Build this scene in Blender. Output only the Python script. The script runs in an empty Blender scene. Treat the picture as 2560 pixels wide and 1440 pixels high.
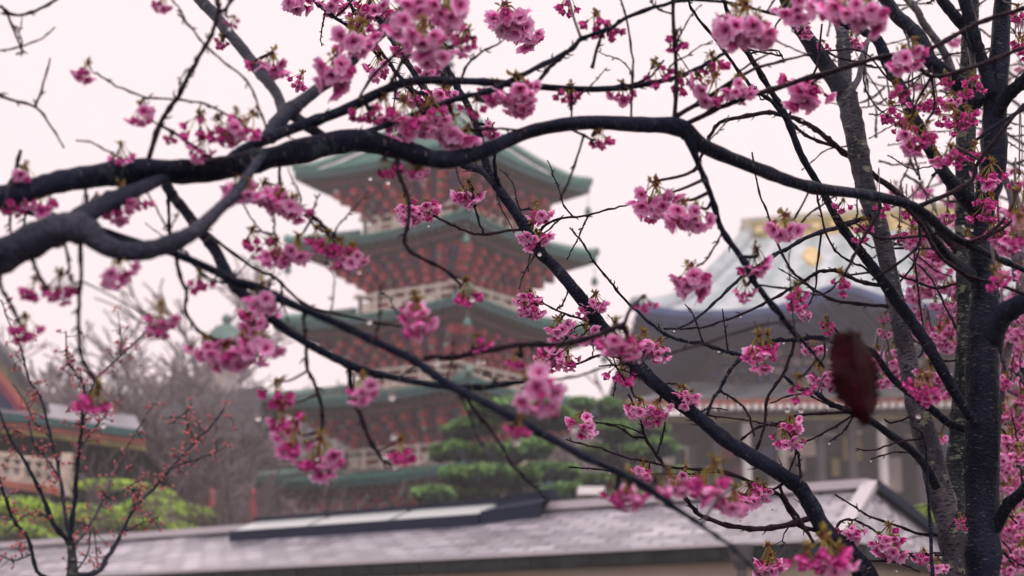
import bpy, math, random
import numpy as np
from mathutils import Vector, Matrix, Euler
random.seed(11)
R = math.radians
sc = bpy.context.scene
C = sc.collection

# ---------------------------------------------------------------- camera
FOC = 60.0
FP = FOC / 36.0 * 2560.0
HOR = 1650.0
P = math.atan((HOR - 720.0) / FP)
CAM = Vector((0, 0, 1.6))
cd = bpy.data.cameras.new('camera')
cam = bpy.data.objects.new('camera', cd)
C.objects.link(cam)
cam.location = CAM
cam.rotation_euler = (R(90) + P, 0, 0)
cd.lens = FOC
cd.sensor_width = 36
cd.clip_end = 2000
cd.clip_start = 0.05
cd.dof.use_dof = True
cd.dof.focus_distance = 3.5
cd.dof.aperture_fstop = 4.8
cd.dof.aperture_blades = 9
sc.camera = cam

# ---------------------------------------------------------------- world: overcast, thin rainy cloud over a daylight sky
SUN_EL, SUN_AZ = R(58), R(-150)
w = bpy.data.worlds.new("World")
sc.world = w
w.use_nodes = True
nt = w.node_tree
nt.nodes.clear()
out = nt.nodes.new('ShaderNodeOutputWorld')
bg = nt.nodes.new('ShaderNodeBackground')
sky = nt.nodes.new('ShaderNodeTexSky')
sky.sky_type = 'NISHITA'
sky.sun_disc = False
sky.sun_elevation = SUN_EL
sky.sun_rotation = SUN_AZ
mx = nt.nodes.new('ShaderNodeMix')
mx.data_type = 'RGBA'
mx.inputs[0].default_value = 0.94
nt.links.new(sky.outputs[0], mx.inputs[6])
mx.inputs[7].default_value = (9.7, 8.1, 8.25, 1)
nt.links.new(mx.outputs[2], bg.inputs[0])
bg.inputs[1].default_value = 0.084
nt.links.new(bg.outputs[0], out.inputs[0])

sl = bpy.data.lights.new('sun', 'SUN')
sl.energy = 1.25
sl.angle = R(25)
sl.color = (1, 0.95, 0.9)
so = bpy.data.objects.new('sun', sl)
C.objects.link(so)
so.rotation_euler = (R(90) - SUN_EL, 0, R(25))
so.location = (0, 0, 30)
sc.view_settings.view_transform = 'Standard'
sc.view_settings.look = 'None'
sc.view_settings.exposure = 0.54
sc.view_settings.gamma = 1
sc.cycles.max_bounces = 6
sc.cycles.diffuse_bounces = 4
sc.cycles.transmission_bounces = 4
sc.cycles.volume_bounces = 2


# ---------------------------------------------------------------- picture geometry
def ray(px, py):
    dx = (px - 1280.0) / FP
    dz = -(py - 720.0) / FP
    return Vector((dx, math.cos(P) - dz * math.sin(P), math.sin(P) + dz * math.cos(P)))


def at(px, py, Y):
    d = ray(px, py)
    return CAM + d * (Y / d.y)


def mpp(px, py, Y):          # metres per photo pixel at that distance
    return (Y / ray(px, py).y) / FP


def onz(px, py, z):
    d = ray(px, py)
    return CAM + d * ((z - CAM.z) / d.z)


# ---------------------------------------------------------------- materials
MATS = {}


def mat(name, col, rough=0.7, spec=0.5, noise=None, bump=0.0, bscale=20.0, metal=0.0, attr=False):
    """plain principled with a soft two-tone mottling; noise=(scale, amount)"""
    m = bpy.data.materials.new(name)
    m.use_nodes = True
    n = m.node_tree
    b = n.nodes['Principled BSDF']
    b.inputs['Base Color'].default_value = (*col, 1)
    b.inputs['Roughness'].default_value = rough
    b.inputs['Metallic'].default_value = metal
    b.inputs['Specular IOR Level'].default_value = spec
    tc = n.nodes.new('ShaderNodeTexCoord')
    if noise:
        t = n.nodes.new('ShaderNodeTexNoise')
        t.inputs['Scale'].default_value = noise[0]
        t.inputs['Detail'].default_value = 4
        n.links.new(tc.outputs['Object'], t.inputs['Vector'])
        r = n.nodes.new('ShaderNodeValToRGB')
        a = noise[1]
        r.color_ramp.elements[0].position = 0.3
        r.color_ramp.elements[0].color = (*[c * (1 - a) for c in col], 1)
        r.color_ramp.elements[1].position = 0.7
        r.color_ramp.elements[1].color = (*[min(1, c * (1 + a)) for c in col], 1)
        n.links.new(t.outputs['Fac'], r.inputs[0])
        n.links.new(r.outputs[0], b.inputs['Base Color'])
    if bump:
        t2 = n.nodes.new('ShaderNodeTexNoise')
        t2.inputs['Scale'].default_value = bscale
        t2.inputs['Detail'].default_value = 5
        n.links.new(tc.outputs['Object'], t2.inputs['Vector'])
        bp = n.nodes.new('ShaderNodeBump')
        bp.inputs['Strength'].default_value = bump
        bp.inputs['Distance'].default_value = 0.02
        n.links.new(t2.outputs['Fac'], bp.inputs['Height'])
        n.links.new(bp.outputs[0], b.inputs['Normal'])
    MATS[name] = m
    return m


def bark(name, dark, light, patch, patch_amt, lent, rough=0.34, spec=0.045, lth=0.62):
    """cherry bark: 'bk' attribute = (around, around, along) in metres"""
    m = bpy.data.materials.new(name)
    m.use_nodes = True
    n = m.node_tree
    L = n.links
    b = n.nodes['Principled BSDF']
    b.inputs['Roughness'].default_value = rough
    b.inputs['Specular IOR Level'].default_value = spec
    at_ = n.nodes.new('ShaderNodeAttribute')
    at_.attribute_name = 'bk'

    def nz(scale, vs, detail=4):
        mp = n.nodes.new('ShaderNodeMapping')
        mp.inputs['Scale'].default_value = vs
        L.new(at_.outputs['Vector'], mp.inputs['Vector'])
        t = n.nodes.new('ShaderNodeTexNoise')
        t.inputs['Scale'].default_value = scale
        t.inputs['Detail'].default_value = detail
        L.new(mp.outputs[0], t.inputs['Vector'])
        return t

    def ramp(t, p0, p1, c0=(0, 0, 0), c1=(1, 1, 1)):
        r = n.nodes.new('ShaderNodeValToRGB')
        r.color_ramp.elements[0].position = p0
        r.color_ramp.elements[1].position = p1
        r.color_ramp.elements[0].color = (*c0, 1)
        r.color_ramp.elements[1].color = (*c1, 1)
        L.new(t.outputs['Fac'], r.inputs[0])
        return r

    def mix(f, a, c):
        q = n.nodes.new('ShaderNodeMix')
        q.data_type = 'RGBA'
        L.new(f, q.inputs[0])
        L.new(a, q.inputs[6]) if not isinstance(a, tuple) else setattr(q.inputs[6], 'default_value', (*a, 1))
        L.new(c, q.inputs[7]) if not isinstance(c, tuple) else setattr(q.inputs[7], 'default_value', (*c, 1))
        return q.outputs[2]

    base = ramp(nz(16, (1, 1, .6)), 0.40, 0.62, dark, light)
    le = ramp(nz(60, (1, 1, 5.5), 2), lth, lth + 0.03)            # horizontal lenticel dashes
    pa = ramp(nz(26, (1, 1, 1.6), 6), 0.72 - patch_amt, 0.78 - patch_amt)
    c1 = mix(pa.outputs[0], base.outputs[0], patch)
    c2 = mix(le.outputs[0], c1, lent)
    L.new(c2, b.inputs['Base Color'])
    fine = nz(120, (1, 1, 1.5), 5)
    ad = n.nodes.new('ShaderNodeMath')
    ad.operation = 'MULTIPLY_ADD'
    L.new(le.outputs[0], ad.inputs[0])
    ad.inputs[1].default_value = 0.8
    L.new(fine.outputs['Fac'], ad.inputs[2])
    bp = n.nodes.new('ShaderNodeBump')
    bp.inputs['Strength'].default_value = 0.75
    bp.inputs['Distance'].default_value = 0.007
    L.new(ad.outputs[0], bp.inputs['Height'])
    L.new(bp.outputs[0], b.inputs['Normal'])
    MATS[name] = m
    return m


def petal_mat(name, stops, transl=0.35):
    """colour runs from the flower's throat to the petal's rim along 'bk'.x; .y varies flower by flower"""
    m = bpy.data.materials.new(name)
    m.use_nodes = True
    n = m.node_tree
    L = n.links
    b = n.nodes['Principled BSDF']
    b.inputs['Roughness'].default_value = 0.55
    b.inputs['Specular IOR Level'].default_value = 0.3
    a = n.nodes.new('ShaderNodeAttribute')
    a.attribute_name = 'bk'
    s = n.nodes.new('ShaderNodeSeparateXYZ')
    L.new(a.outputs['Vector'], s.inputs[0])
    r = n.nodes.new('ShaderNodeValToRGB')
    cr = r.color_ramp
    while len(cr.elements) < len(stops):
        cr.elements.new(0.5)
    for e, (p, c) in zip(cr.elements, stops):
        e.position = p
        e.color = (*c, 1)
    L.new(s.outputs[0], r.inputs[0])
    hsv = n.nodes.new('ShaderNodeHueSaturation')
    L.new(s.outputs[1], hsv.inputs['Value'])
    L.new(r.outputs[0], hsv.inputs['Color'])
    L.new(hsv.outputs[0], b.inputs['Base Color'])
    tr = n.nodes.new('ShaderNodeBsdfTranslucent')
    L.new(hsv.outputs[0], tr.inputs['Color'])
    ms = n.nodes.new('ShaderNodeMixShader')
    ms.inputs[0].default_value = transl
    o = n.nodes['Material Output']
    L.new(b.outputs[0], ms.inputs[1])
    L.new(tr.outputs[0], ms.inputs[2])
    L.new(ms.outputs[0], o.inputs[0])
    MATS[name] = m
    return m


def stripes(name, c0, c1, per_m, rough=0.5, axis=0, spec=0.5, bump=0.5):
    """tile courses / battens: stripes along one axis of 'bk' (metres)"""
    m = bpy.data.materials.new(name)
    m.use_nodes = True
    n = m.node_tree
    L = n.links
    b = n.nodes['Principled BSDF']
    b.inputs['Roughness'].default_value = rough
    b.inputs['Specular IOR Level'].default_value = spec
    a = n.nodes.new('ShaderNodeAttribute')
    a.attribute_name = 'bk'
    s = n.nodes.new('ShaderNodeSeparateXYZ')
    L.new(a.outputs['Vector'], s.inputs[0])
    mu = n.nodes.new('ShaderNodeMath')
    mu.operation = 'MULTIPLY'
    mu.inputs[1].default_value = per_m * 2 * math.pi
    L.new(s.outputs[axis], mu.inputs[0])
    si = n.nodes.new('ShaderNodeMath')
    si.operation = 'SINE'
    L.new(mu.outputs[0], si.inputs[0])
    ma = n.nodes.new('ShaderNodeMath')
    ma.operation = 'MULTIPLY_ADD'
    ma.inputs[1].default_value = 0.5
    ma.inputs[2].default_value = 0.5
    L.new(si.outputs[0], ma.inputs[0])
    no = n.nodes.new('ShaderNodeTexNoise')
    no.inputs['Scale'].default_value = 1.3
    no.inputs['Detail'].default_value = 5
    L.new(a.outputs['Vector'], no.inputs['Vector'])
    m1 = n.nodes.new('ShaderNodeMix')
    m1.data_type = 'RGBA'
    L.new(ma.outputs[0], m1.inputs[0])
    m1.inputs[6].default_value = (*c0, 1)
    m1.inputs[7].default_value = (*c1, 1)
    m2 = n.nodes.new('ShaderNodeMix')
    m2.data_type = 'RGBA'
    m2.blend_type = 'MULTIPLY'
    m2.inputs[0].default_value = 0.7
    L.new(m1.outputs[2], m2.inputs[6])
    rr = n.nodes.new('ShaderNodeValToRGB')
    rr.color_ramp.elements[0].position = 0.35
    rr.color_ramp.elements[0].color = (0.55, 0.55, 0.58, 1)
    rr.color_ramp.elements[1].position = 0.65
    rr.color_ramp.elements[1].color = (1, 1, 1, 1)
    L.new(no.outputs['Fac'], rr.inputs[0])
    L.new(rr.outputs[0], m2.inputs[7])
    L.new(m2.outputs[2], b.inputs['Base Color'])
    bp = n.nodes.new('ShaderNodeBump')
    bp.inputs['Strength'].default_value = bump
    bp.inputs['Distance'].default_value = 0.05
    L.new(ma.outputs[0], bp.inputs['Height'])
    L.new(bp.outputs[0], b.inputs['Normal'])
    MATS[name] = m
    return m


def tiles(name):
    m = bpy.data.materials.new(name)
    m.use_nodes = True
    n = m.node_tree
    L = n.links
    b = n.nodes['Principled BSDF']
    b.inputs['Specular IOR Level'].default_value = 0.9
    a = n.nodes.new('ShaderNodeAttribute')
    a.attribute_name = 'bk'
    br = n.nodes.new('ShaderNodeTexBrick')
    br.inputs['Scale'].default_value = 1.0
    br.inputs['Brick Width'].default_value = 0.44
    br.inputs['Row Height'].default_value = 0.20
    br.inputs['Mortar Size'].default_value = 0.022
    br.inputs['Color1'].default_value = (0.46, 0.45, 0.50, 1)
    br.inputs['Color2'].default_value = (0.17, 0.17, 0.21, 1)
    br.inputs['Mortar'].default_value = (0.05, 0.05, 0.07, 1)
    L.new(a.outputs['Vector'], br.inputs['Vector'])
    no = n.nodes.new('ShaderNodeTexNoise')
    no.inputs['Scale'].default_value = 0.9
    no.inputs['Detail'].default_value = 7
    no.inputs['Roughness'].default_value = 0.65
    L.new(a.outputs['Vector'], no.inputs['Vector'])
    r = n.nodes.new('ShaderNodeValToRGB')
    r.color_ramp.elements[0].position = 0.36
    r.color_ramp.elements[0].color = (0.42, 0.42, 0.45, 1)
    r.color_ramp.elements[1].position = 0.60
    r.color_ramp.elements[1].color = (1.25, 1.2, 1.22, 1)
    L.new(no.outputs['Fac'], r.inputs[0])
    mx_ = n.nodes.new('ShaderNodeMix')
    mx_.data_type = 'RGBA'
    mx_.blend_type = 'MULTIPLY'
    mx_.inputs[0].default_value = 1
    L.new(br.outputs['Color'], mx_.inputs[6])
    L.new(r.outputs[0], mx_.inputs[7])
    L.new(mx_.outputs[2], b.inputs['Base Color'])
    rr = n.nodes.new('ShaderNodeMapRange')
    rr.inputs[3].default_value = 0.12
    rr.inputs[4].default_value = 0.5
    L.new(no.outputs['Fac'], rr.inputs[0])
    L.new(rr.outputs[0], b.inputs['Roughness'])
    bp = n.nodes.new('ShaderNodeBump')
    bp.inputs['Strength'].default_value = 0.5
    bp.inputs['Distance'].default_value = 0.02
    L.new(br.outputs['Fac'], bp.inputs['Height'])
    bp.invert = True
    L.new(bp.outputs[0], b.inputs['Normal'])
    MATS[name] = m


bark('bark_dark', (0.002, 0.004, 0.012), (0.012, 0.015, 0.032), (0.022, 0.032, 0.042), 0.10, (0.16, 0.12, 0.10), lth=0.665)
bark('bark_twig', (0.008, 0.004, 0.010), (0.026, 0.014, 0.022), (0.05, 0.04, 0.055), 0.03, (0.05, 0.03, 0.04))
bark('bark_lichen', (0.006, 0.010, 0.016), (0.035, 0.038, 0.048), (0.15, 0.17, 0.13), 0.13, (0.15, 0.15, 0.12))
bark('bark_grey', (0.035, 0.033, 0.048), (0.115, 0.102, 0.13), (0.19, 0.20, 0.15), 0.10, (0.006, 0.008, 0.016), 0.5, 0.1, 0.58)
bark('bark_limb', (0.010, 0.014, 0.030), (0.05, 0.050, 0.075), (0.10, 0.10, 0.11), 0.05, (0.02, 0.02, 0.03), 0.5, 0.12)
petal_mat('petal', [(0.0, (0.46, 0.010, 0.24)), (0.2, (0.77, 0.06, 0.46)), (0.48, (0.94, 0.27, 0.67)), (1.0, (1.0, 0.68, 0.92))], 0.46)
petal_mat('petal_deep', [(0.0, (0.16, 0.004, 0.05)), (0.35, (0.45, 0.014, 0.20)), (0.7, (0.74, 0.07, 0.40)), (1.0, (0.92, 0.28, 0.62))], 0.38)
petal_mat('calyx', [(0.0, (0.05, 0.006, 0.014)), (0.35, (0.22, 0.045, 0.035)), (0.7, (0.30, 0.25, 0.045)), (1.0, (0.46, 0.40, 0.12))], 0.2)
petal_mat('coral_bud', [(0.0, (0.14, 0.03, 0.03)), (0.5, (0.50, 0.10, 0.12)), (1.0, (0.72, 0.28, 0.30))], 0.2)
mat('red_leaf', (0.016, 0.0007, 0.003), 0.5, spec=0.04, noise=(30, 0.6), bump=0.5, bscale=60)
mat('roof_green', (0.03, 0.16, 0.13), 0.45, noise=(2, 0.3))
stripes('roof_tile_green', (0.014, 0.09, 0.075), (0.035, 0.17, 0.14), 3.2, 0.5)
mat('fascia_teal', (0.006, 0.07, 0.075), 0.5, noise=(3, 0.4))
mat('ridge_pale', (0.12, 0.24, 0.21), 0.5, noise=(3, 0.3))
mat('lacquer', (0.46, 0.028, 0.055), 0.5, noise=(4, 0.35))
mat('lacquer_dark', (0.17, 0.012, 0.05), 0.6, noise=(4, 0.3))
mat('rafter_brown', (0.10, 0.055, 0.045), 0.6, noise=(6, 0.4))
mat('rafter_olive', (0.09, 0.09, 0.05), 0.6, noise=(6, 0.4))
mat('block_gap_blue', (0.015, 0.03, 0.11), 0.6)
mat('block_green', (0.12, 0.26, 0.14), 0.6)
mat('block_white', (0.6, 0.6, 0.55), 0.6)
mat('cream', (0.78, 0.68, 0.60), 0.6, noise=(3, 0.12))
mat('rail_tan', (0.46, 0.38, 0.33), 0.7, noise=(2, 0.25))
mat('cream_wall', (0.72, 0.60, 0.50), 0.7, noise=(0.8, 0.06))
mat('white_plaster', (0.72, 0.68, 0.68), 0.7, noise=(1, 0.1))
mat('bronze', (0.06, 0.15, 0.13), 0.5, noise=(4, 0.3))
mat('ridge_tan', (0.40, 0.37, 0.30), 0.6, noise=(3, 0.2))
mat('gold', (0.62, 0.47, 0.22), 0.5, noise=(3, 0.3))
stripes('copper_roof', (0.34, 0.42, 0.44), (0.55, 0.60, 0.64), 0.45, 0.5, spec=0.4)
mat('slate_dark', (0.045, 0.075, 0.19), 0.6, noise=(1, 0.35))
mat('timber_grey', (0.065, 0.062, 0.075), 0.7, noise=(1.2, 0.5))
mat('timber_pale', (0.34, 0.30, 0.29), 0.7, noise=(1.2, 0.4))
mat('orange_trim', (0.30, 0.085, 0.06), 0.6, noise=(2, 0.3))
mat('ochre_trim', (0.30, 0.25, 0.07), 0.6, noise=(3, 0.3))
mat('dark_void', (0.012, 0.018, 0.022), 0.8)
stripes('thatch', (0.022, 0.022, 0.032), (0.045, 0.040, 0.048), .7, 0.85, axis=1, bump=.1)
stripes('shingle_grey', (0.16, 0.16, 0.21), (0.30, 0.29, 0.34), 2.2, 0.35, axis=1, spec=0.7)
tiles('wet_slate')
mat('metal_pale', (0.45, 0.42, 0.46), 0.3, spec=0.8)
mat('metal_navy', (0.006, 0.014, 0.035), 0.5, spec=0.1)
mat('fascia_dark', (0.022, 0.027, 0.030), 0.6, spec=0.1, noise=(2.5, 0.5))
mat('glass_sky', (0.46, 0.50, 0.50), 0.25, spec=1.0)  # pale base colour stands in for sky reflected in the panes
mat('white_paint', (0.8, 0.78, 0.78), 0.5)
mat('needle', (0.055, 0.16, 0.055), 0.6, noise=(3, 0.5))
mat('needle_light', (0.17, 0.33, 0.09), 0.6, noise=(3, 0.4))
mat('needle_shade', (0.008, 0.045, 0.04), 0.6, noise=(3, 0.4))  # darker needle copy; paints shade under pine pads and low in bushes
mat('bush_leaf', (0.42, 0.60, 0.08), 0.6, noise=(2, 0.3))
mat('bush_leaf_shade', (0.03, 0.085, 0.045), 0.6, noise=(2, 0.3))  # darker leaf copy; paints shade under and inside the bushes
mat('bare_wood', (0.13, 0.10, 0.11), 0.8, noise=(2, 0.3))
mat('bare_wood_misted', (0.20, 0.16, 0.18), 0.9, noise=(1, 0.2))  # paler wood copy; mist over the far trees painted into its colour
mat('soil', (0.06, 0.055, 0.045), 0.9, noise=(0.4, 0.4))
mat('hill_wood', (0.075, 0.07, 0.062), 0.95, noise=(0.25, 0.5))
mat('lichen', (0.17, 0.20, 0.15), 0.9, spec=0.1, noise=(200, 0.4))
mat('stone', (0.24, 0.24, 0.23), 0.85, noise=(3, 0.3))
m = bpy.data.materials.new('water')
m.use_nodes = True
b = m.node_tree.nodes['Principled BSDF']
b.inputs['Transmission Weight'].default_value = 1
b.inputs['Roughness'].default_value = 0.0
b.inputs['IOR'].default_value = 1.33
MATS['water'] = m


# ---------------------------------------------------------------- mesh builder
class MB:
    def __init__(s):
        s.v = []
        s.f = []
        s.mi = []
        s.bk = []
        s.mats = []

    def m(s, name):
        if name not in s.mats:
            s.mats.append(name)
        return s.mats.index(name)

    def add(s, vs, fs, mname, bks=None):
        o = len(s.v)
        s.v.extend([tuple(x) for x in vs])
        s.bk.extend(bks if bks else [tuple(x) for x in vs])
        k = s.m(mname)
        for f in fs:
            s.f.append([i + o for i in f])
            s.mi.append(k)

    def quad(s, a, b_, c, d, mname, bks=None):
        s.add([a, b_, c, d], [(0, 1, 2, 3)], mname, bks)

    def box(s, c, hx, hy, hz, mname, ax=Vector((1, 0, 0)), ay=Vector((0, 1, 0)), az=Vector((0, 0, 1))):
        c = Vector(c)
        vs = []
        for k in (-1, 1):
            for (i, j) in ((-1, -1), (1, -1), (1, 1), (-1, 1)):
                vs.append(c + ax * (hx * i) + ay * (hy * j) + az * (hz * k))
        s.add(vs, [(3, 2, 1, 0), (4, 5, 6, 7), (0, 1, 5, 4), (1, 2, 6, 5), (2, 3, 7, 6), (3, 0, 4, 7)], mname)

    def bar(s, a, b_, th, mname, th2=None, up=Vector((0, 0, 1))):
        a, b_ = Vector(a), Vector(b_)
        d = b_ - a
        L = d.length
        if L < 1e-6:
            return
        d /= L
        x = d.cross(up)
        if x.length < 1e-3:
            x = d.cross(Vector((1, 0, 0)))
        x.normalize()
        y = x.cross(d)
        s.box((a + b_) / 2, th / 2, (th2 or th) / 2, L / 2, mname, x, y, d)

    def tube(s, pts, rad, mname, n=8, cap=True, wob=0.0):
        """pts: Vectors, rad: radii"""
        vs, bks, fs = [], [], []
        d = (pts[1] - pts[0]).normalized()
        x = d.cross(Vector((0, 1, 0.13)))
        if x.length < 1e-3:
            x = d.cross(Vector((1, 0, 0)))
        x.normalize()
        al = random.random() * 5
        off = random.random() * 3
        ph = random.random() * 6
        for i, p in enumerate(pts):
            if i:
                al += (pts[i] - pts[i - 1]).length
            if 0 < i < len(pts) - 1:
                d = (pts[i + 1] - pts[i - 1]).normalized()
            elif i:
                d = (pts[i] - pts[i - 1]).normalized()
            x = (x - d * x.dot(d)).normalized()
            y = d.cross(x)
            for k in range(n):
                a = 2 * math.pi * k / n
                r = rad[i]
                if wob:
                    r *= 1 + wob * (math.sin(2 * a + ph + al * 9) * 0.5 + math.sin(3 * a - al * 23 + ph) * 0.35 + random.uniform(-.3, .3))
                vs.append(p + (x * math.cos(a) + y * math.sin(a)) * r)
                bks.append((math.cos(a) * r + off, math.sin(a) * r + off, al))
        for i in range(len(pts) - 1):
            for k in range(n):
                k2 = (k + 1) % n
                fs.append((i * n + k, i * n + k2, (i + 1) * n + k2, (i + 1) * n + k))
        if cap:
            fs.append(tuple(range(n - 1, -1, -1)))
            fs.append(tuple((len(pts) - 1) * n + k for k in range(n)))
        s.add(vs, fs, mname, bks)

    def lathe(s, c, prof, mname, n=16):
        """prof: [(r, z)] from bottom to top about the vertical through c"""
        c = Vector(c)
        vs = [c + Vector((r * math.cos(2 * math.pi * k / n), r * math.sin(2 * math.pi * k / n), z)) for r, z in prof for k in range(n)]
        fs = []
        for i in range(len(prof) - 1):
            for k in range(n):
                k2 = (k + 1) % n
                fs.append((i * n + k, i * n + k2, (i + 1) * n + k2, (i + 1) * n + k))
        fs.append(tuple(range(n - 1, -1, -1)))
        fs.append(tuple((len(prof) - 1) * n + k for k in range(n)))
        s.add(vs, fs, mname)

    def mesh(s, name, smooth=False, origin=None):
        me = bpy.data.meshes.new(name)
        o = origin or Vector((0, 0, 0))
        me.from_pydata([(x[0] - o[0], x[1] - o[1], x[2] - o[2]) for x in s.v], [], s.f)
        for mm in s.mats:
            me.materials.append(MATS[mm])
        me.polygons.foreach_set('material_index', s.mi)
        a = me.attributes.new('bk', 'FLOAT_VECTOR', 'POINT')
        a.data.foreach_set('vector', [c for t in s.bk for c in t])
        if smooth:
            me.polygons.foreach_set('use_smooth', [True] * len(s.f))
        me.update()
        return me

    def obj(s, name, parent=None, smooth=False, label=None, cat=None, group=None, kind=None, origin=None):
        """parents are never rotated or scaled here, so a child only needs the parent's offset taken off"""
        base = Vector((0, 0, 0))
        q = parent
        while q:
            base += q.location
            q = q.parent
        o_ = base if parent else (Vector(origin) if origin is not None else Vector((0, 0, 0)))
        ob = bpy.data.objects.new(name, s.mesh(name, smooth, o_))
        C.objects.link(ob)
        if parent:
            ob.parent = parent
        else:
            ob.location = o_
        tag(ob, label, cat, group, kind)
        return ob


def tag(o, label=None, cat=None, group=None, kind=None):
    for k, v in (('label', label), ('category', cat), ('group', group), ('kind', kind)):
        if v:
            o[k] = v


def empty(name, loc, label, cat, group=None):
    o = bpy.data.objects.new(name, None)
    C.objects.link(o)
    o.location = loc
    tag(o, label, cat, group)
    return o


def spline(pts, per=5):
    """Catmull-Rom through rows of numbers"""
    q = [np.array(p, float) for p in pts]
    if len(q) == 2:
        return [q[0] + (q[1] - q[0]) * t for t in np.linspace(0, 1, per + 1)]
    ext = [2 * q[0] - q[1]] + q + [2 * q[-1] - q[-2]]
    res = []
    for i in range(1, len(ext) - 2):
        a, b_, c, d = ext[i - 1], ext[i], ext[i + 1], ext[i + 2]
        for t in np.linspace(0, 1, per, endpoint=False):
            res.append(0.5 * ((2 * b_) + (c - a) * t + (2 * a - 5 * b_ + 4 * c - d) * t * t + (-a + 3 * b_ - 3 * c + d) * t ** 3))
    res.append(q[-1])
    return res


# ================================================================ THE PLACE
# ---- ground and hill
g = MB()
N = 24
vs, fs = [], []
for j in range(N + 1):
    for i in range(N + 1):
        x = -110 + 220 * i / N
        y = -18 + 178 * j / N
        vs.append((x, y, 0))
for j in range(N):
    for i in range(N):
        a = j * (N + 1) + i
        fs.append((a, a + 1, a + N + 2, a + N + 1))
g.add(vs, fs, 'soil')
g.obj('ground', kind='structure')

g = MB()
prof = [(-900, 1010), (-300, 985), (0, 985), (200, 975), (400, 985), (640, 1010), (900, 1030), (1200, 1040), (1400, 1030), (1600, 1035), (1800, 1040), (2300, 1000), (2900, 960), (3600, 980)]
rows = []
for k in range(5):
    row = []
    for i in range(70):
        px = -1900 + 6400 * i / 69
        py = np.interp(px, [p[0] for p in prof], [p[1] for p in prof]) + 9 * math.sin(i * 1.7) + random.uniform(-5, 5)
        pt = at(px, py, 128)
        z = pt.z * (0.0, 0.55, 0.85, 1.0, 0.9)[k]
        row.append(Vector((pt.x, (98, 108, 118, 128, 150)[k] + random.uniform(-2, 2), z + random.uniform(-.4, .4) * (k > 0))))
    rows.append(row)
vs = [p for r_ in rows for p in r_]
fs = [(k * 70 + i, k * 70 + i + 1, (k + 1) * 70 + i + 1, (k + 1) * 70 + i) for k in range(4) for i in range(69)]
g.add(vs, fs, 'hill_wood')
g.obj('hill', kind='structure', smooth=True)


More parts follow.
